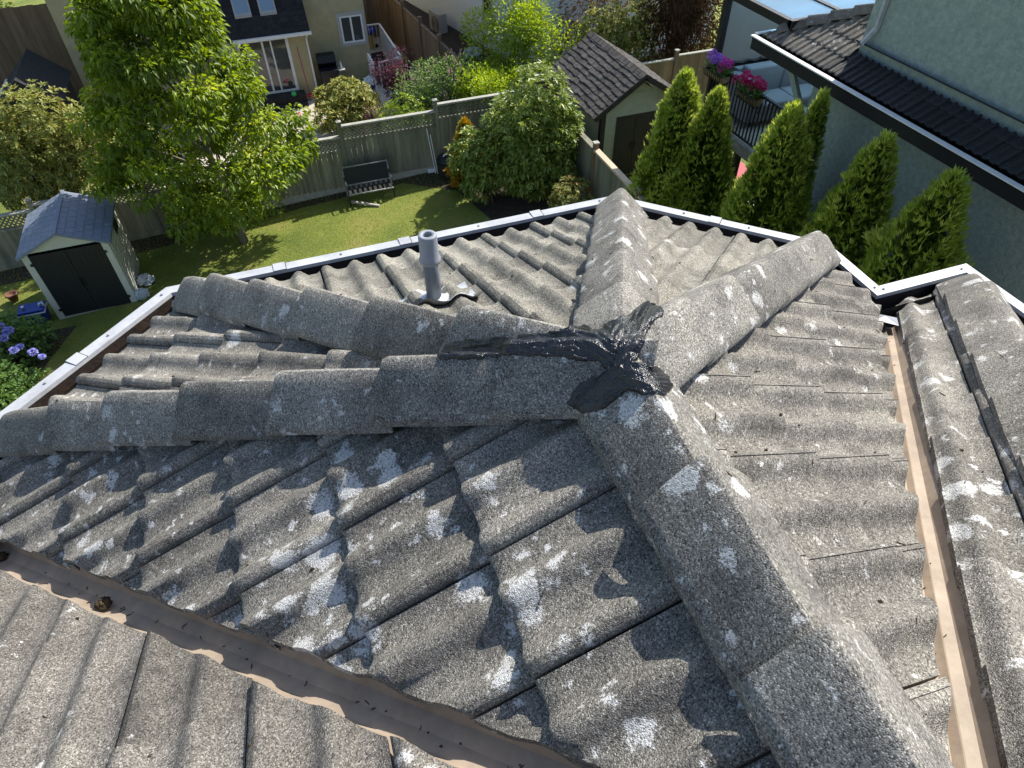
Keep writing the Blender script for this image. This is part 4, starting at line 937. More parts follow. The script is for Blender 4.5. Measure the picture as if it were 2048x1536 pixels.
p = at_z(740, 64, -6.3); bt = thing('ride_on_toy', 'blue and yellow ride-on toy behind the white railing', 'toy', (3.42, 25.6, -7.0))
pm('toy_yellow', (.65, .38, .04), .4, .1); MB().blob((3.42, 25.6, -6.35), (.27, .2, .13), .12, 14, 9, 3).build('seat', 'toy_blue' if False else 'blue_plastic', bt); MB().box(3.3, 3.55, 25.5, 25.7, -6.95, -6.48).build('chassis', 'toy_yellow', bt, bevel=.02)
for s_ in (-.16, .16): MB().tube([(3.42+s_*1.4, 25.5, -6.9), (3.42+s_*1.4, 25.6, -6.9)], .09, 12).build('wheel', 'black_metal', bt)

# ---- brown boundary fence beyond and its gate
nf = thing('brown_boundary_fence', 'tall brown cedar fence running away beside the white sided house', 'fence', (4.6, 22, -6.9))
A_ = np.array([4.88, 18.6]); B_ = np.array([4.15, 27.5]); dv = (B_-A_); ln = np.linalg.norm(dv); dv /= ln; nb_ = int(ln/.15)
for k in range(nb_):
    a_ = A_+dv*(k*ln/nb_+.003); b_ = A_+dv*((k+1)*ln/nb_-.003); MB().bar((*a_, -6.05), (*b_, -6.05), .022, 1.62).build('fence_board', 'fence_brown', nf)
for k in range(5):
    a_ = A_+dv*k*ln/5; po = MB().box(a_[0]-.055, a_[0]+.055, a_[1]-.055, a_[1]+.055, -7.1, -5.05).build('post', 'fence_brown', nf); MB().box(a_[0]-.065, a_[0]+.065, a_[1]-.065, a_[1]+.065, -5.05, -5.02).build('post_cap', 'fence_brown', po)
    e_ = A_+dv*((k+1)*ln/5-.06); MB().bar((*(a_+dv*.06), -5.215), (*e_, -5.215), .09, .04).build('top_rail', 'fence_brown', nf)
ga = thing('side_gate', 'brown board gate at the end of the path beside yellow house', 'gate', (3.45, 26.6, -7))
for k in range(7): MB().box(3.02+k*.15, 3.165+k*.15, 26.58, 26.61, -7.0, -5.3).build('gate_board', 'fence_brown', ga)
MB().box(3.0, 4.08, 26.612, 26.65, -5.6, -5.5).box(3.0, 4.08, 26.612, 26.65, -6.8, -6.7).build('gate_rail', 'fence_brown', ga)

# ---- white sided house (turned a little)
c0 = np.array([8.05, 19.6]); wdir = np.array([-.2, .98]); wdir /= np.linalg.norm(wdir); fdir = np.array([wdir[1], -wdir[0]])
wh = thing('white_house', 'white house with horizontal vinyl siding behind the bright green shrubs', 'house', (*c0, -6.8))
ct, cb = -.5, -7.0
P4_ = [c0, c0+fdir*7, c0+fdir*7+wdir*12, c0+wdir*12]; MB().prism(P4_[::-1] if False else P4_, cb, ct).build('wall', 'siding_white', wh)
lap_h = .115
wins = [(3.55, 4.05, -5.55, -4.35), (5.9, 6.35, -5.0, -4.2)]
for k in range(34):
    z0_ = -6.75+k*lap_h; z1_ = z0_+lap_h
    if z0_ > -3.0: break
    segs = [(0.0, 11.9)]
    for w0, w1, wz0_, wz1_ in wins:
        if z1_ > wz0_-.08 and z0_ < wz1_+.08: segs = [s for a_, b_ in segs for s in ((a_, min(b_, w0-.08)), (max(a_, w1+.08), b_)) if s[1]-s[0] > .05]
    for a_, b_ in segs:
        o1, o2 = -fdir*.018, -fdir*.003; p0, p1 = c0+wdir*(a_+.05*(a_ == 0)), c0+wdir*b_
        MB().add([(*(p1+o1), z0_), (*(p0+o1), z0_), (*(p0+o2), z1_), (*(p1+o2), z1_), (*(p1-fdir*.001), z0_), (*(p0-fdir*.001), z0_)], [(0, 1, 2, 3), (4, 5, 1, 0)]).build('siding_board', 'siding_white', wh)
    o1, o2 = -wdir*.018, -wdir*.003; p0, p1 = c0+fdir*.05, c0+fdir*6.9
    MB().add([(*(p0+o1), z0_), (*(p1+o1), z0_), (*(p1+o2), z1_), (*(p0+o2), z1_), (*(p0-wdir*.001), z0_), (*(p1-wdir*.001), z0_)], [(0, 1, 2, 3), (4, 5, 1, 0)]).build('siding_board', 'siding_white', wh)
MB().bar((*(c0-fdir*.012-wdir*.012), -6.8), (*(c0-fdir*.012-wdir*.012), -2.9), .09, .09, up=(*wdir, 0)).build('corner_trim', 'siding_white', wh)
MB().bar((*(c0+wdir*2.6-fdir*.03), -6.8), (*(c0+wdir*2.6-fdir*.03), -2.5), .06, .05, up=(*wdir, 0)).build('downspout', 'siding_white', wh)
for w0, w1, z0_, z1_ in wins:
    B2 = lambda a_, b_, z0, z1, d0: MB().bar((*(c0+wdir*a_-fdir*d0), (z0+z1)/2), (*(c0+wdir*b_-fdir*d0), (z0+z1)/2), .04, z1-z0)
    wi = B2(w0-.08, w1+.08, z0_-.08, z0_, .012).build('window', 'trim_taupe', wh); B2(w0-.08, w1+.08, z1_, z1_+.08, .012).build('trim', 'trim_taupe', wi)
    B2(w0-.08, w0, z0_, z1_, .012).build('trim', 'trim_taupe', wi); B2(w1, w1+.08, z0_, z1_, .012).build('trim', 'trim_taupe', wi)
    B2(w0, w1, (z0_+z1_)/2-.02, (z0_+z1_)/2+.02, .014).build('sash', 'white_paint', wi); B2(w0, w1, z0_, (z0_+z1_)/2-.02, -.006).build('pane', 'window_glass', wi); B2(w0, w1, (z0_+z1_)/2+.02, z1_, -.006).build('pane', 'window_glass', wi)
vq = c0+wdir*1.7-fdir*.04; MB().box(vq[0]-.06, vq[0]+.06, vq[1]-.06, vq[1]+.06, -4.75, -4.6).build('wall_vent', 'trim_taupe', wh)
pb_ = c0+wdir*6.7-fdir*.55
hpu = thing('heat_pump', 'beige heat pump unit standing beside the white sided house', 'heat pump', (*pb_, -6.9))
MB().bar((*(pb_-wdir*.42), -6.5), (*(pb_+wdir*.42), -6.5), .34, .74).build('casing', 'heat_pump', hpu, bevel=.015); MB().bar((*(pb_-wdir*.40), -6.9), (*(pb_+wdir*.40), -6.9), .30, .05).build('base', 'black_metal', hpu)
fc = pb_-fdir*.176-wdir*.1
ring_ = MB()
for r_ in (.08, .15, .22, .28): ring_.tube([(*(fc+wdir*r_*math.cos(t)), -6.52+r_*math.sin(t)) for t in np.linspace(0, 2*math.pi, 21)], .007, 5, False)
ring_.build('fan_grille', 'black_metal', hpu)
p = c0+wdir*3.6-fdir*.8
single('white_sack', MB().blob((*p, -6.72), (.34, .28, .24), .25, 16, 10, 77), 'bag_plastic', 'white builders sack on the ground below the white house window', 'sack', (*p, -6.9))

# ---- green stucco house on the right
gh = thing('green_house', 'green stucco house with black tiled skirt roof and white gutter', 'house', (8.35, 4, -6.7))
MB().box(8.35, 17, -4, 7.7, -2.2, 2.2).build('upper_wall', 'stucco_green', gh)
MB().box(8.15, 16.9, -4, 8.2, -6.9, -2.15).build('wall', 'stucco_green', gh)
MB().box(8.0, 8.149, 6.35, 7.55, -6.9, -2.2).build('chimney_breast', 'stucco_green', gh)
MB().add([(7.9, -4.4, 2.1), (17.4, -4.4, 2.1), (17.4, 8.2, 2.1), (7.9, 8.2, 2.1), (12.6, 0, 4.3), (12.6, 4, 4.3)], [(0, 1, 4), (1, 2, 5, 4), (2, 3, 5), (3, 0, 4, 5), (3, 2, 1, 0)]).build('main_roof', 'asphalt_shingle', gh)
keep_roof = roof; roof = gh
slope('black painted tile skirt', np.array([8.35, 0, -1.74]), (-1, 0), 26, .05, [.26, .56], (-8.9, 4.4), [((8.24, 0), (-1, 0), 0), ((0, 7.72), (0, -1), 0), ((0, 2.2), (0, 1), 0)], 'black_tile', lift=.014, seed=31)
slope('tile skirt past the upper wall', np.array([8.35, 0, -1.74]), (-1, 0), 26, .05, [-.62, -.32, -.03, .26, .56], (-9.4, -7.4), [((8.35, 8.82), (-q, -q), 0), ((0, 7.70), (0, 1), 0)], 'tile_concrete_dark', lift=.014, seed=32)
slope('rear tile slope', np.array([8.35, 8.82, -1.74]), (0, 1), 26, .1, [-.9, -.6, -.3, .0, .26, .54], (-3.0, 1.0), [((8.35, 8.82), (q, q), 0), ((12, 0), (-1, 0), 0), ((0, 7.75), (0, 1), 0)], 'tile_concrete_dark', lift=.014, seed=33)
cap_run('hip caps behind the upper wall', np.array([9.42, 7.75, -1.74+.488*1.07]), (-q, q, -.488*q), [.03, .33, .66, .99, 1.32, 1.65], 2.10, 34, mat='tile_concrete_dark', hoff=.01, wsc=.85)
roof = keep_roof
MB().bar((8.30, -3, -1.665), (8.30, 7.7, -1.665), .16, .02, up=(.45, 0, 1)).build('wall_flashing', 'fascia_black', gh)
for nm, a_, b_ in (('gutter', (7.70, -3), (7.70, 9.46)), ('gutter', (7.76, 9.46), (12, 9.46))):
    tr = MB().bar((*a_, -2.075), (*b_, -2.075), .11, .015).build(nm, 'fascia_black', gh)
    off = (-.045, 0) if nm == 'gutter' and a_[1] < 0 else (0, .045)
    MB().bar((a_[0]+off[0], a_[1]+off[1], -2.03), (b_[0]+off[0], b_[1]+off[1], -2.03), .085, .02).build('gutter_lip', 'white_paint', tr)
    MB().bar((a_[0]+off[0]*.6, a_[1]+off[1]*.6, -2.15), (b_[0]+off[0]*.6, b_[1]+off[1]*.6, -2.15), .03, .20).build('fascia', 'fascia_black', tr)
MB().box(7.78, 8.6, -3, 9.4, -2.19, -2.165).build('soffit', 'fascia_black', gh)
dsx = 8.30; MB().bar((dsx, 7.45, -1.40), (dsx, 7.45, 1.8), .07, .05, up=(0, 1, 0)).bar((dsx, 7.45, -1.38), (dsx-.12, 7.52, -1.62), .07, .05).build('downspout', 'gutter_white', gh)
MB().bar((8.1, 8.24, -3.0), (7.95, 8.75, -2.2), .09, .09).build('bracket', 'stucco_green', gh)

# ---- deck with black railing
DZ = -4.1
dk = thing('deck', 'raised deck with black metal railing behind the green house', 'deck', (9.5, 9.6, DZ))
for k in range(19): MB().box(8.02, 11.5, 8.25+k*.145, 8.39+k*.145, DZ-.03, DZ).build('deck_board', 'weathered_plank', dk)
MB().box(7.97, 8.01, 8.2, 11.0, DZ-.22, DZ+.004).build('deck_beam', 'weathered_plank', dk)
rail_run(dk, (8.05, 8.3), (8.05, 10.95), -3.08, DZ, 'black_metal', .105, True, .022, .06)
for y_ in (8.5, 9.7, 10.9): MB().box(8.1, 8.22, y_-.06, y_+.06, -6.7, DZ-.035).build('post', 'dark_wood', dk)
pv = thing('patio_cover', 'black framed patio cover with glazed panels tinted like reflected sky and mesh screen', 'patio cover', (10, 11, -4))
PZ = -1.72
MB().box(8.02, 8.12, 9.0, 12.6, PZ-.14, PZ).build('beam', 'black_metal', pv); MB().box(8.02, 12.4, 8.98, 9.08, PZ-.15, PZ+.01).build('beam', 'black_metal', pv)
for k in range(4):
    x_ = 8.12+k*1.07; MB().box(x_+.98, x_+1.07, 9.085, 12.6, PZ-.12, PZ+.012).build('rafter', 'black_metal', pv); MB().box(x_+.003, x_+.977, 9.085, 12.6, PZ-.03, PZ-.012).build('roof_panel', 'panel_sky_tint', pv)
for x_, y_ in ((8.1, 10.97), (12.3, 10.97)): MB().box(x_-.06, x_+.06, y_-.06, y_+.06, (DZ if y_ < 12 else -6.7), PZ-.145).build('post', 'black_metal', pv)
V = []; 
for j in range(2):
    for i in range(61): V.append((8.18+i*.066, 11.02+.018*math.sin(i*1.3)*(1-j), (-3.2+.035*abs(math.sin(i*.65))) if j == 0 else PZ-.15))
link_mesh('mesh_screen', V, [(i, i+1, 62+i, 61+i) for i in range(60)], 'screen_mesh', pv, True)
MB().box(8.2, 12.2, 11.04, 11.06, DZ, -3.12).build('dark_infill', 'fascia_black', pv)  # solid dark panel added to fill the dark gap below the mesh
# ---- sofa
sx_, sy_ = 8.55, 10.86
sf_ = thing('sofa', 'grey upholstered corner sofa on the deck under the mesh screen', 'sofa', (9.3, 10.5, DZ))
CU_ = lambda x0, x1, y0, y1, z0, z1, nm, b=.045: MB().box(x0, x1, y0, y1, z0, z1).build(nm, 'sofa_grey', sf_, True, b)
CU_(sx_, 10.5, 10.0, 10.95, DZ+.1, DZ+.30, 'base', .02); MB().box(sx_, 10.9, 10.80, 10.96, DZ+.3, DZ+.9).build('back_frame', 'sofa_grey', sf_, False, .02); 
for k in range(2): CU_(sx_+.12+k*.86, sx_+.96+k*.86, 9.98, 10.64, DZ+.28, DZ+.47, 'seat_cushion')
for k in range(2): CU_(sx_+.12+k*.86, sx_+.96+k*.86, 10.56, 10.82, DZ+.44, DZ+.97, 'back_cushion')
CU_(sx_-.14, sx_+.09, 10.0, 10.88, DZ+.1, DZ+.85, 'arm'); CU_(10.32, 10.75, 9.0, 10.55, DZ+.28, DZ+.46, 'seat_cushion'); CU_(10.66, 10.95, 9.0, 10.8, DZ+.3, DZ+.95, 'back_cushion')
for x_ in (sx_, 10.45):
    for y_ in (10.05, 10.8): MB().box(x_, x_+.05, y_, y_+.05, DZ, DZ+.10).build('leg', 'black_metal', sf_)
tbx, tby = 9.25, 9.25; ct_ = thing('coffee_table', 'low grey table on the deck in front of the sofa', 'table', (tbx, tby, DZ))
MB().box(tbx-.35, tbx+.35, tby-.25, tby+.25, DZ+.36, DZ+.40).build('table_top', 'trim_taupe', ct_)
for a_ in (-.3, .3):
    for b_ in (-.2, .2): MB().box(tbx+a_-.02, tbx+a_+.02, tby+b_-.02, tby+b_+.02, DZ, DZ+.36).build('leg', 'black_metal', ct_)
pm('orange_cloth', (.55, .20, .05), .8, .2); tw = thing('towel_heap', 'white towel heaped with an orange cloth on the deck table', 'towel', (tbx, tby, DZ+.4))
MB().blob((tbx-.02, tby, DZ+.485), (.26, .2, .10), .3, 16, 9, 5).build('towel', 'white_plastic', tw, True); MB().blob((tbx+.12, tby+.08, DZ+.585), (.1, .1, .05), .3, 12, 8, 6).build('cloth', 'orange_cloth', tw, True)
# ---- flower baskets on the railing
def flower_basket(name_label, yc, cols, seed):
    rg = random.Random(seed); x = 7.93; zt = -3.10; ln = .62
    fb_ = thing('flower_basket', name_label, 'flower basket', (x, yc, zt), 'flower baskets on the deck railing')
    V = []; n = 10; M = 12
    for j in range(M+1):
        y = yc-ln/2+ln*j/M; s_ = 1-.25*(abs(j/M-.5)*2)**4
        for i in range(n+1): t = math.pi+math.pi*i/n; V.append((x+.13*s_*math.cos(t), y, zt+.17*s_*math.sin(t)))
    F = [(j*(n+1)+i, j*(n+1)+i+1, (j+1)*(n+1)+i+1, (j+1)*(n+1)+i) for j in range(M) for i in range(n)]
    F += [tuple(range(n+1)), tuple(reversed(range(M*(n+1), M*(n+1)+n+1)))]
    link_mesh('liner', V, F, 'coco_liner', fb_, True)
    for k in range(9):
        y = yc-ln/2+.02+(ln-.04)*k/8; MB().tube([(x+.14*math.cos(t), y, zt+.18*math.sin(t)) for t in np.linspace(math.pi, 2*math.pi, 9)], .007, 5).build('wire', 'black_metal', fb_)
    MB().tube([(x-.14, yc-ln/2, zt), (x-.14, yc+ln/2, zt)], .009, 6).build('wire', 'black_metal', fb_)
    FLOW.append((fb_, x, yc, zt, ln, cols, seed))
FLOW = []
flower_basket('brown basket of purple and magenta flowers on the deck railing, farther of two', 10.62, ('petal_purple', 'petal_magenta'), 1)
flower_basket('brown basket of crimson flowers on the deck railing, nearer of two', 9.50, ('petal_crimson', 'petal_crimson'), 2)
p = at_z(1468, 400, -6.5); rb = thing('red_cart', 'red cart parked under the deck between the conifers', 'cart', (p[0]+.2, p[1]+.3, -6.6))
X0, Y0 = p[0]+.2, p[1]+.3
MB().box(X0-.35, X0+.35, Y0-.5, Y0+.5, -6.4, -5.95).build('bed', 'red_paint', rb, bevel=.03); MB().box(X0-.3, X0+.3, Y0-.9, Y0-.55, -6.5, -6.35).build('tray', 'white_plastic', rb, bevel=.02)
for s_ in (-.36, .36):
    for t2 in (-.35, .35): MB().tube([(X0+s_-.03, Y0+t2, -6.47), (X0+s_+.03, Y0+t2, -6.47)], .14, 14).build('wheel', 'black_metal', rb)
# ---- dark shed and fence far left
ds = thing('dark_lean_shed', 'dark low shed roof beside the yellow house, behind the big tree', 'shed', (-6.6, 21.5, -7.5))
MB().box(-7.4, -6.0, 20.6, 22.6, -7.6, -5.5).build('wall', 'dark_wood', ds); MB().add([(-7.6, 20.4, -5.5), (-5.9, 20.4, -5.5), (-5.9, 22.8, -5.5), (-7.6, 22.8, -5.5), (-6.75, 20.4, -4.75), (-6.75, 22.8, -4.75)], [(0, 4, 5, 3), (4, 1, 2, 5), (0, 1, 4), (2, 3, 5)]).build('roof', 'asphalt_shingle', ds)
MB().bar((-7.62, 20.4, -5.5), (-7.62, 22.8, -5.5), .05, .05).build('gutter', 'white_paint', ds)
lf = thing('left_far_fence', 'brown fence at the far left beyond the rhododendrons', 'fence', (-9, 25, -7.6))
for k in range(34): MB().box(-12+k*.18, -11.825+k*.18, 25, 25.03, -7.7, -4.25+.01*(k % 3)).build('fence_board', 'fence_brown', lf)
MB().box(-12, -5.88, 25.031, 25.07, -4.6, -4.5).build('rail', 'fence_brown', lf)
# ================================================================== plants
def foliage_mesh(name, P, D, size, width, mat, parent, fold=.25, droop=.3, rnd=None, seed=1, kind=None):
    """P points (n,3), D directions (n,3): one folded leaf each, as one crown mesh"""
    rg = np.random.default_rng(seed); n = len(P); D = D/np.linalg.norm(D, axis=1, keepdims=True)
    up = np.tile([0., 0., 1.], (n, 1)) + rg.normal(0, .35, (n, 3)); S = np.cross(D, up); S /= np.linalg.norm(S, axis=1, keepdims=True)+1e-9
    U = np.cross(S, D); sz = (size*rg.uniform(.7, 1.25, n))[:, None]; wd = sz*width
    b = P; mid = P + D*sz*.5; tip = P + D*sz - np.array([0, 0, 1])*sz*droop
    l = mid + S*wd*.5 + U*wd*fold; r = mid - S*wd*.5 + U*wd*fold
    V = np.stack([b, l, tip, r], 1).reshape(-1, 3) - ORG[parent.name]
    i = np.arange(n)*4; F = np.concatenate([np.stack([i, i+2, i+1], 1), np.stack([i, i+3, i+2], 1)])
    me = bpy.data.meshes.new(name); me.vertices.add(len(V)); me.vertices.foreach_set('co', V.ravel())
    me.loops.add(len(F)*3); me.loops.foreach_set('vertex_index', F.ravel().astype(np.int32)); me.polygons.add(len(F))
    me.polygons.foreach_set('loop_start', np.arange(0, len(F)*3, 3, dtype=np.int32)); me.polygons.foreach_set('loop_total', np.full(len(F), 3, np.int32))
    me.update(calc_edges=True)
    at = me.attributes.new('rnd', 'FLOAT', 'POINT'); rv = rnd if rnd is not None else rg.random(n); at.data.foreach_set('value', np.repeat(rv, 4).astype(np.float32))
    me.materials.append(MATS[mat]); o = bpy.data.objects.new(name, me); COL.objects.link(o); o.parent = parent; ORG[o.name] = ORG[parent.name]
    if kind: o['kind'] = kind
    return o
def sphere_pts(rg, n, inner=.55):
    d = rg.normal(size=(n, 3)); d /= np.linalg.norm(d, axis=1, keepdims=True); r = (inner**3+(1-inner**3)*rg.random(n))**(1/3); return d*r[:, None], d
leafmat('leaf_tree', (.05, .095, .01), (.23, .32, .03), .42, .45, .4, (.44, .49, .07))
leafmat('leaf_rhodo', (.075, .125, .022), (.27, .345, .075), .34, .42, .4, (.50, .54, .17))
leafmat('leaf_rhodo_tan', (.12, .15, .03), (.36, .38, .10), .32, .5, .35, (.52, .47, .18))
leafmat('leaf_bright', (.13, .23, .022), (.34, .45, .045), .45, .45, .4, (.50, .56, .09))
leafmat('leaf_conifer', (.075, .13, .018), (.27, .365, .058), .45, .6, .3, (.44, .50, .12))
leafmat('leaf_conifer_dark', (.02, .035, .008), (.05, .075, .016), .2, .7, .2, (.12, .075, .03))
leafmat('leaf_gold', (.20, .20, .02), (.42, .36, .03), .35, .6, .3, (.5, .22, .03))
leafmat('leaf_maple', (.05, .014, .02), (.125, .045, .06), .35, .6, .3, (.24, .11, .13))
leafmat('leaf_brown', (.06, .035, .018), (.17, .10, .05), .2, .8, .2)
leafmat('truss_brown', (.10, .035, .015), (.24, .09, .035), .15, .8, .2)
leafmat('leaf_hydrangea', (.05, .11, .025), (.14, .24, .06), .35, .45, .4, (.22, .33, .09))
leafmat('petal_blue', (.22, .22, .55), (.45, .42, .80), .3, .7, .2, (.6, .6, .85)); leafmat('petal_pink', (.45, .20, .30), (.65, .38, .48), .3, .7, .2)
leafmat('petal_purple', (.28, .08, .40), (.48, .22, .62), .3, .7, .2); leafmat('petal_magenta', (.45, .03, .22), (.62, .08, .36), .3, .7, .2); leafmat('petal_crimson', (.40, .01, .08), (.62, .03, .16), .3, .7, .2)
leafmat('grass_blade', (.13, .19, .02), (.29, .35, .05), .42, .6, .3, (.46, .43, .13))
pm('bark', (.20, .18, .13), .95, .45, 8, bump=.8, bscale=40, stretch=(1, 1, .3)); pm('twig', (.10, .075, .05), .9, .3, 12)

# ---- grass blades (uncounted)
rg = np.random.default_rng(5); n = 60000
gxv = rg.uniform(-9, 6, n); gyv = rg.uniform(8.5, 15.6, n)
keep = ~((gxv > sx0-.1) & (gxv < sx1+.1) & (gyv > sy0-.1) & (gyv < sy1+.1)) & ~((gxv > 3.6) & (gyv > 12.2)) 
gxv, gyv = gxv[keep], gyv[keep]; gp = np.stack([gxv, gyv, np.array([gz(a, b) for a, b in zip(gxv, gyv)])], 1)
go = bpy.data.objects.new('root', None); ORG['root'] = np.zeros(3)
gd = rg.normal(0, .55, (len(gp), 3)); gd[:, 2] = 1
class _Z: name = 'lawn'
lw = bpy.data.objects['lawn']
patch = .5+.5*np.sin(gxv*1.7+np.sin(gyv*2.1)*1.5)*np.sin(gyv*1.3+gxv*.6)
gr_ = foliage_mesh('grass', gp, gd, .055, .16, 'grass_blade', lw, 0, .15, np.clip(.55*rg.random(len(gp))+.5*patch, 0, 1), 5); gr_.parent = None; gr_['kind'] = 'stuff'

# ---- the big leafy tree
tx, ty = -2.03, 14.4; tz = gz(tx, ty)
tr = thing('leafy_tree', 'tall leafy green tree standing on the lawn before the back fence', 'tree', (tx, ty, tz))
tk = MB().tube([(tx, ty, tz-.1), (tx-.04, ty+.03, tz+.6), (tx-.10, ty+.06, tz+1.5), (tx-.12, ty+.1, tz+2.6), (tx-.1, ty+.1, tz+3.9), (tx-.05, ty+.1, tz+5.2)], [.10, .085, .075, .06, .04, .015], 10)
tko = tk.build('trunk', 'bark', tr, True)
rg = np.random.default_rng(21); cl = []
for k in range(215):
    h = rg.uniform(.7, 6.0); 
    rmax = 2.25*math.sin(min(1, (h-.2)/2.1)*math.pi/2)*(1-.72*max(0, (h-2.6)/3.6)) if h > .6 else .6
    a = rg.uniform(0, 2*math.pi); r = rmax*math.sqrt(rg.uniform(.12, 1))
    cl.append((tx-.25+.08*(h-3)*-1+r*math.cos(a), ty+.1+.78*r*math.sin(a), tz+h, rg.uniform(.24, .42)))
for k in range(34):
    c = cl[k*4]; hz_ = c[2]-tz; b0_ = np.array([tx-.1, ty+.08, tz+max(.9, hz_*.62)]); e_ = np.array(c[:3]); m_ = (b0_+e_)/2+np.array([0, 0, .12])
    MB().tube([b0_, m_, e_], [.03, .02, .006], 6).build('branch', 'bark', tr, True)
P_, D_, R_ = [], [], []
for cx_, cy_, cz_, r_ in cl:
    nn_ = int(150*(r_/.33)**2); o, d = sphere_pts(rg, nn_, .2); p = np.array([cx_, cy_, cz_])+o*np.array([r_, r_, r_*.75]); P_.append(p)
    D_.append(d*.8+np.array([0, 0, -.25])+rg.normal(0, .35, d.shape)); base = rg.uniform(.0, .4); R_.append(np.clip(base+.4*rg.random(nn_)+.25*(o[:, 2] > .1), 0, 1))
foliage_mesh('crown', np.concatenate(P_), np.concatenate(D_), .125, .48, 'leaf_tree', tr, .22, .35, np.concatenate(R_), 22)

# ---- rhododendrons: whorls of leaves on a rounded bush
def rhodo(label, c, r, n_wh, mat, trusses=0, leaf=.115, seed=1, name='rhododendron', lumps=7, nl=9, width=.34, cat='shrub', group=None, truss_mat='truss_brown'):
    rg = np.random.default_rng(seed); c = np.array(c, float); r = np.array(r, float); zg = gz(c[0], c[1])
    t = thing(name, label, cat, (c[0], c[1], zg), group)
    L_ = [(np.zeros(3), 1.0)] + [(rg.normal(0, .45, 3)*np.array([1, 1, .7]), rg.uniform(.45, .7)) for _ in range(lumps)]
    W = []
    for off, s in L_:
        o, d = sphere_pts(rg, int(n_wh*s*s/2.2), .62); W.append(np.concatenate([off+o*s, d], 1))
    W = np.concatenate(W); P = c+W[:, :3]*r*.82; Dn = W[:, 3:]; ok = P[:, 2] > zg+.05; P, Dn = P[ok], Dn[ok]; Dn = Dn+np.array([0, 0, .55]); Dn /= np.linalg.norm(Dn, axis=1, keepdims=True)
    sb_ = MB()
    for k in range(9):
        e_ = P[rg.integers(len(P))]; sb_ = MB().tube([(c[0]+rg.normal(0, .06), c[1]+rg.normal(0, .06), zg-.05), (c+e_)/2*np.array([1, 1, 1])-np.array([0, 0, .1]), e_], [.03, .02, .008], 6); sb_.build('stem', 'twig', t, True)
    PP, DD, RR = [], [], []
    ref = np.array([1., 0, 0]); 
    for k in range(nl):
        a = 2*math.pi*k/nl+rg.uniform(0, .6, len(P)); e1 = np.cross(Dn, ref); e1 /= np.linalg.norm(e1, axis=1, keepdims=True)+1e-9; e2 = np.cross(Dn, e1)
        PP.append(P+rg.normal(0, .006, P.shape)); DD.append(Dn*rg.uniform(.15, .75, len(P))[:, None]+e1*np.cos(a)[:, None]+e2*np.sin(a)[:, None]); RR.append(np.clip(rg.random(len(P))*.5+.5*rg.random(len(P)), 0, 1))
    foliage_mesh('foliage', np.concatenate(PP), np.concatenate(DD), leaf, width, mat, t, .12, .12, np.concatenate(RR), seed)
    if trusses:
        k = rg.choice(len(P), min(trusses, len(P)), False); Q = np.repeat(P[k]+Dn[k]*.03, 14, 0); dd = rg.normal(0, 1, Q.shape)+np.repeat(Dn[k], 14, 0)*.8
        foliage_mesh('flower_truss', Q, dd, .05, .4, truss_mat, t, .1, .1, None, seed+1, 'stuff')
    return t
rhodo('large sunlit rhododendron with brown spent flowers at far left behind the fence', (-6.3, 16.9, -5.3), (1.7, 1.0, 1.7), 1050, 'leaf_rhodo_tan', 260, .13, 31)
rhodo('rhododendron right behind the fence, between the left one and the tree', (-4.3, 16.7, -5.45), (1.1, .8, 1.45), 700, 'leaf_rhodo_tan', 160, .12, 32)
rhodo('leafy shrub at the far left edge behind the plastic shed', (-8.7, 17.2, -5.6), (1.2, .9, 1.5), 520, 'leaf_rhodo', 60, .12, 33)
rhodo('big glossy rhododendron in the lawn corner by the side fence', (5.05, 13.45, -5.3), (1.45, 1.05, 1.7), 1000, 'leaf_rhodo', 0, .155, 34)
rhodo('rhododendron arm leaning over the lawn beside the golden conifer', (4.0, 13.6, -5.75), (.75, .7, 1.0), 340, 'leaf_rhodo', 0, .15, 35)
rhodo('low red-tipped shrub at the foot of the side fence', (5.45, 11.9, -6.1), (.6, .6, .65), 260, 'leaf_rhodo_tan', 90, .08, 36, 'low_shrub')
rhodo('young upright shrub between the big rhododendron and side fence', (5.6, 12.7, -5.8), (.4, .4, .95), 170, 'leaf_rhodo', 0, .1, 37, 'low_shrub')
rhodo('rhododendron with rusty new leaves in the yellow house patio', (1.55, 18.9, -6.2), (1.05, .8, .95), 420, 'leaf_rhodo_tan', 190, .15, 38)
rhodo('small rusty-leaved rhododendron next to the barbecue', (1.05, 19.9, -6.3), (.45, .4, .6), 110, 'leaf_rhodo_tan', 60, .14, 39)
rhodo('tall rhododendron behind the garden shed roof', (9.4, 17.8, -4.8), (1.7, 1.0, 1.7), 620, 'leaf_rhodo_tan', 150, .14, 40)
rhodo('pale leafy shrub behind the lattice near the fence post', (2.85, 17.0, -5.95), (.85, .6, .9), 420, 'leaf_bright', 0, .09, 41, 'low_shrub')
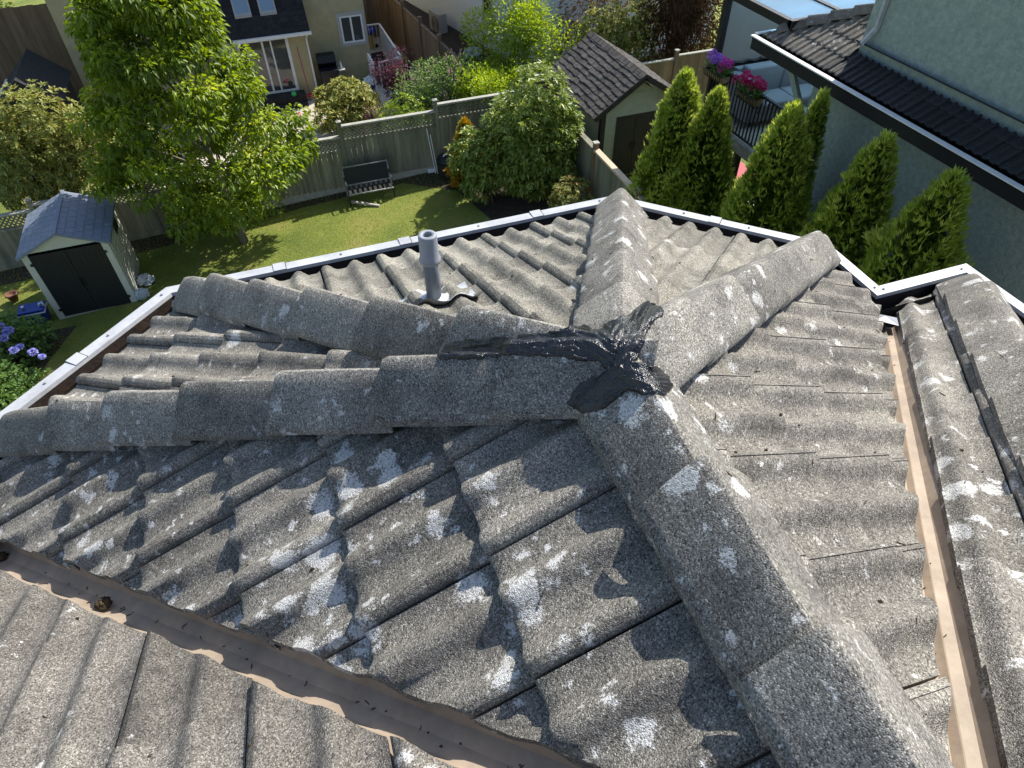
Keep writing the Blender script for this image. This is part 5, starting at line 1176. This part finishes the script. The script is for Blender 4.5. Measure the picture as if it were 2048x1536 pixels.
def loose(label, name, c, r, n, leaf, width, mat, seed, cat='shrub', extra=None, droop=.25, up=.5, lumps=9):
    rg = np.random.default_rng(seed); c = np.array(c, float); r = np.array(r, float); zg = gz(c[0], c[1]); t = thing(name, label, cat, (c[0], c[1], zg))
    P, D, R = [], [], []
    for k in range(lumps):
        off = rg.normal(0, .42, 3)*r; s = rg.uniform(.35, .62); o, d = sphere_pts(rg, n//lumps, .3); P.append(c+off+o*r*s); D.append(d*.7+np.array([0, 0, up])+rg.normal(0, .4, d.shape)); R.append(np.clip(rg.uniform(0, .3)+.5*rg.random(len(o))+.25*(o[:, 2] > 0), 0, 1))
        MB().tube([(c[0]+off[0]*.15, c[1]+off[1]*.15, zg-.05), (c[0]+off[0]*.6, c[1]+off[1]*.6, (zg+c[2]+off[2])/2), c+off], [.025, .018, .007], 6).build('stem', 'twig', t, True)
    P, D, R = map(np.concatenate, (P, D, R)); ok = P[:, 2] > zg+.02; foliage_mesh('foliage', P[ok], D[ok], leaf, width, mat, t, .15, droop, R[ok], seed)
    if extra:
        em, en, es = extra; k = rg.choice(np.where(ok)[0], en); Q = np.repeat(P[k]+np.array([0, 0, .06]), 16, 0)+rg.normal(0, .012, (en*16, 3))+np.tile(np.linspace(0, .22, 16)[:, None]*np.array([0, 0, 1]), (en, 1)); foliage_mesh('flower_spike', Q, rg.normal(0, 1, Q.shape), es, .7, em, t, .1, .1, None, seed+1, 'stuff')
    return t
loose('bright lime green shrub in front of the white sided house', 'lime_shrub', (6.5, 18.3, -5.2), (1.6, .9, 1.35), 12000, .10, .5, 'leaf_bright', 51, lumps=16)
loose('lime green shrub left of the garden shed, over the back fence', 'lime_shrub', (5.3, 17.3, -5.65), (1.3, .75, 1.05), 8000, .095, .5, 'leaf_bright', 52, lumps=12)
loose('pink-spiked loose shrub between the maple and the lime shrub', 'flowering_shrub', (4.1, 17.7, -5.75), (1.35, .8, 1.05), 9500, .09, .4, 'leaf_hydrangea', 53, extra=('petal_pink', 110, .035), lumps=18)
loose('purple-leaved Japanese maple by the white railing', 'japanese_maple', (3.15, 19.4, -5.9), (.85, .7, .75), 4200, .075, .35, 'leaf_maple', 54, 'tree', droop=.5, up=.1, lumps=12)
loose('low purple-leaved maple behind the lattice fence', 'japanese_maple', (2.15, 17.4, -6.25), (.55, .4, .4), 1800, .07, .35, 'leaf_maple', 55, 'tree', droop=.5, up=.1)
loose('brown withered cedar behind the far fence', 'withered_cedar', (11.4, 17.6, -3.8), (1.9, 1.0, 2.4), 26000, .13, .22, 'leaf_brown', 56, 'tree', droop=.5, up=-.2, lumps=18)
loose('hedge beyond the far left fence', 'far_hedge', (-9.5, 26.3, -4.3), (2.6, .8, 1.0), 5000, .14, .5, 'leaf_bright', 57, 'hedge', lumps=14)
loose('dark evergreen bush at the far left edge by brown fence', 'evergreen_bush', (-9.3, 22.2, -5.8), (.9, .9, 1.6), 3000, .12, .4, 'leaf_rhodo', 58, lumps=10)
loose('dark green creeper low along the path of the neighbour', 'ground_creeper', (4.3, 22.0, -6.9), (.35, 2.2, .22), 1600, .09, .5, 'leaf_rhodo', 59, lumps=10)
loose('leafy plant in the corner at the lower left by the gutter', 'leafy_plant', (-6.75, 10.6, -6.9), (.75, .8, .5), 2600, .11, .55, 'leaf_hydrangea', 60, 'plant', lumps=12)
# hydrangea with blue flower heads
hy = loose('hydrangea with blue-violet flower heads in the left bed', 'hydrangea', (-6.9, 11.9, -6.95), (.8, .75, .5), 2600, .13, .6, 'leaf_hydrangea', 61, 'plant', lumps=12)
rg = np.random.default_rng(62); hc = [at_z(x, y, -6.55) for x, y in ((3, 652), (12, 664), (8, 676), (40, 693), (28, 700), (66, 704), (84, 713), (18, 660))]
for k, p in enumerate(hc):
    o, d = sphere_pts(rg, 150, .85); foliage_mesh('flower_head', p+o*np.array([.065, .065, .045])*(1 if k % 3 else .65), d+rg.normal(0, .4, d.shape), .035, .9, 'petal_blue', hy, .05, .05, None, 63+k)
# flowers of the railing baskets
for fb_, x, yc, zt, ln, cols, seed in FLOW:
    rg = np.random.default_rng(80+seed); n = 500; P = np.stack([x+rg.normal(0, .07, n), yc+rg.uniform(-ln/2, ln/2, n), zt+rg.uniform(0, .16, n)], 1); foliage_mesh('leaves', P, rg.normal(0, 1, P.shape)+np.array([0, 0, .4]), .07, .5, 'leaf_hydrangea', fb_, .1, .2, None, 81)
    for k in range(15):
        y = yc-ln/2+ln*(k+.5)/15; c = np.array([x+rg.normal(0, .08), y, zt+.15+rg.uniform(0, .14)]); o, d = sphere_pts(rg, 70, .7); foliage_mesh('flower_head', c+o*.065, d+rg.normal(0, .5, d.shape), .035, .9, cols[0] if y > yc-.1 else cols[1], fb_, .05, .05, None, 90+k)

# ---- columnar conifers
def conifer(label, x, y, ztop, rad, seed, mat='leaf_conifer', lean=(0, 0), tops=1, name='arborvitae', n=5200, zb=None, group='arborvitae along the right boundary', spray=.098):
    rg = np.random.default_rng(seed); zg = gz(x, y) if zb is None else zb; H = ztop-zg; t = thing(name, label, 'conifer', (x, y, zg), group)
    MB().tube([(x, y, zg-.1), (x+lean[0]*.5, y+lean[1]*.5, zg+H*.5), (x+lean[0], y+lean[1], zg+H*.88)], [.07, .045, .01], 8).build('trunk', 'bark', t, True)
    P, D, R = [], [], []
    for k in range(tops):
        if k == 0: ox, oy, hh, rr = 0, 0, H, rad
        else: a = rg.uniform(0, 6.3); ox, oy, hh, rr = .42*rad*math.cos(a), .42*rad*math.sin(a), H*rg.uniform(.8, .93), rad*.62
        m_ = int(n*(1 if k == 0 else .45)); h = 1-np.sqrt(rg.random(m_))*.995; h = np.where(rg.random(m_) < .25, rg.random(m_), h)
        ph1, ph2 = rg.uniform(0, 6, 2); lump = 1+.10*np.sin(h*19+ph1)+.08*np.sin(h*47+ph2)
        a = rg.uniform(0, 2*math.pi, m_); lob = 1+.24*np.sin(a*2.0+h*7+seed*1.7)+.20*np.sin(a*5-h*17+ph1)
        prof = np.minimum(1, (1.0-h)**.62*1.15)*np.clip(.72+h*2.2, 0, 1)*rr
        r = prof*lump*lob*(rg.uniform(.66, 1.0, m_)**.6)
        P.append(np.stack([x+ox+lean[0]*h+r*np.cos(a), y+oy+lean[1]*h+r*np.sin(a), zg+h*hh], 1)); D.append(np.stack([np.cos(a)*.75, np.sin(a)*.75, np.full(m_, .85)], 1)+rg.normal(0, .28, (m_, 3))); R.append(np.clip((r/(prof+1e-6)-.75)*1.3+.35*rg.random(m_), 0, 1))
    m_ = n//9; h = rg.uniform(.35, 1, m_); a = rg.uniform(0, 6.3, m_); r = np.minimum(1, (1.0-h)**.62*1.15)*rad*rg.uniform(.95, 1.22, m_)
    P.append(np.stack([x+lean[0]*h+r*np.cos(a), y+lean[1]*h+r*np.sin(a), zg+h*H*1.02], 1)); D.append(np.stack([np.cos(a)*.6, np.sin(a)*.6, np.full(m_, 1.1)], 1)); R.append(rg.uniform(.6, 1, m_))
    P, D, R = map(np.concatenate, (P, D, R))
    # each spray is a small flat fan of blades
    D /= np.linalg.norm(D, axis=1, keepdims=True); side_ = np.cross(D, rg.normal(size=D.shape)); side_ /= np.linalg.norm(side_, axis=1, keepdims=True); PP, DD, RR = [], [], []
    for s_ in (-.75, -.38, 0, .38, .75): PP.append(P+D*.012*rg.random((len(P), 1))); DD.append(D+side_*s_); RR.append(np.clip(R+rg.normal(0, .06, len(R)), 0, 1))
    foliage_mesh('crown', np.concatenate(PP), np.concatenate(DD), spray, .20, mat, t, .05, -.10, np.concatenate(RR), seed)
    # inner twigs, partly brown; the crown's inner shade is put into their dark colour
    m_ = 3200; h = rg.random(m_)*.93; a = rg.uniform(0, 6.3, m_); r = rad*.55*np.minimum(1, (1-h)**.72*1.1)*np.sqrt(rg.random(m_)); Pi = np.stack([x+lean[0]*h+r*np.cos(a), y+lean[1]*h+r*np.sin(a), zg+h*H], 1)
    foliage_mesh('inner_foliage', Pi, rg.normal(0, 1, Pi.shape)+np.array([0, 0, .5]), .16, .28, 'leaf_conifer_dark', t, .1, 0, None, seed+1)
    return t
conifer('tall conifer nearest the garden shed, left of the black railing', 6.5, 9.55, -2.62, .78, 101, tops=3, n=8500)
conifer('conifer just in front of the black deck railing, right of the tallest', 6.75, 8.85, -2.70, .66, 102, tops=3, n=7500)
conifer('broad twin-topped conifer before the flower baskets', 6.55, 6.75, -2.12, .78, 103, tops=3, n=9000)
conifer('slim conifer close to the green wall under the gutter corner', 7.3, 7.05, -2.15, .40, 104, n=4500)
conifer('conifer standing third from the right picture edge against the green wall', 6.55, 5.1, -1.86, .74, 105, lean=(.06, 0), tops=2, n=9500) ['label'] = 'pointed conifer against the green wall, second from the right'
conifer('rightmost conifer, a broad one before the dark green wall', 6.55, 3.95, -1.80, .86, 106, tops=3, n=11000)
conifer('small golden-yellow conifer beside the black bin', 3.75, 14.55, -5.1, .40, 107, mat='leaf_gold', n=2200, group='golden conifer', name='golden_conifer')
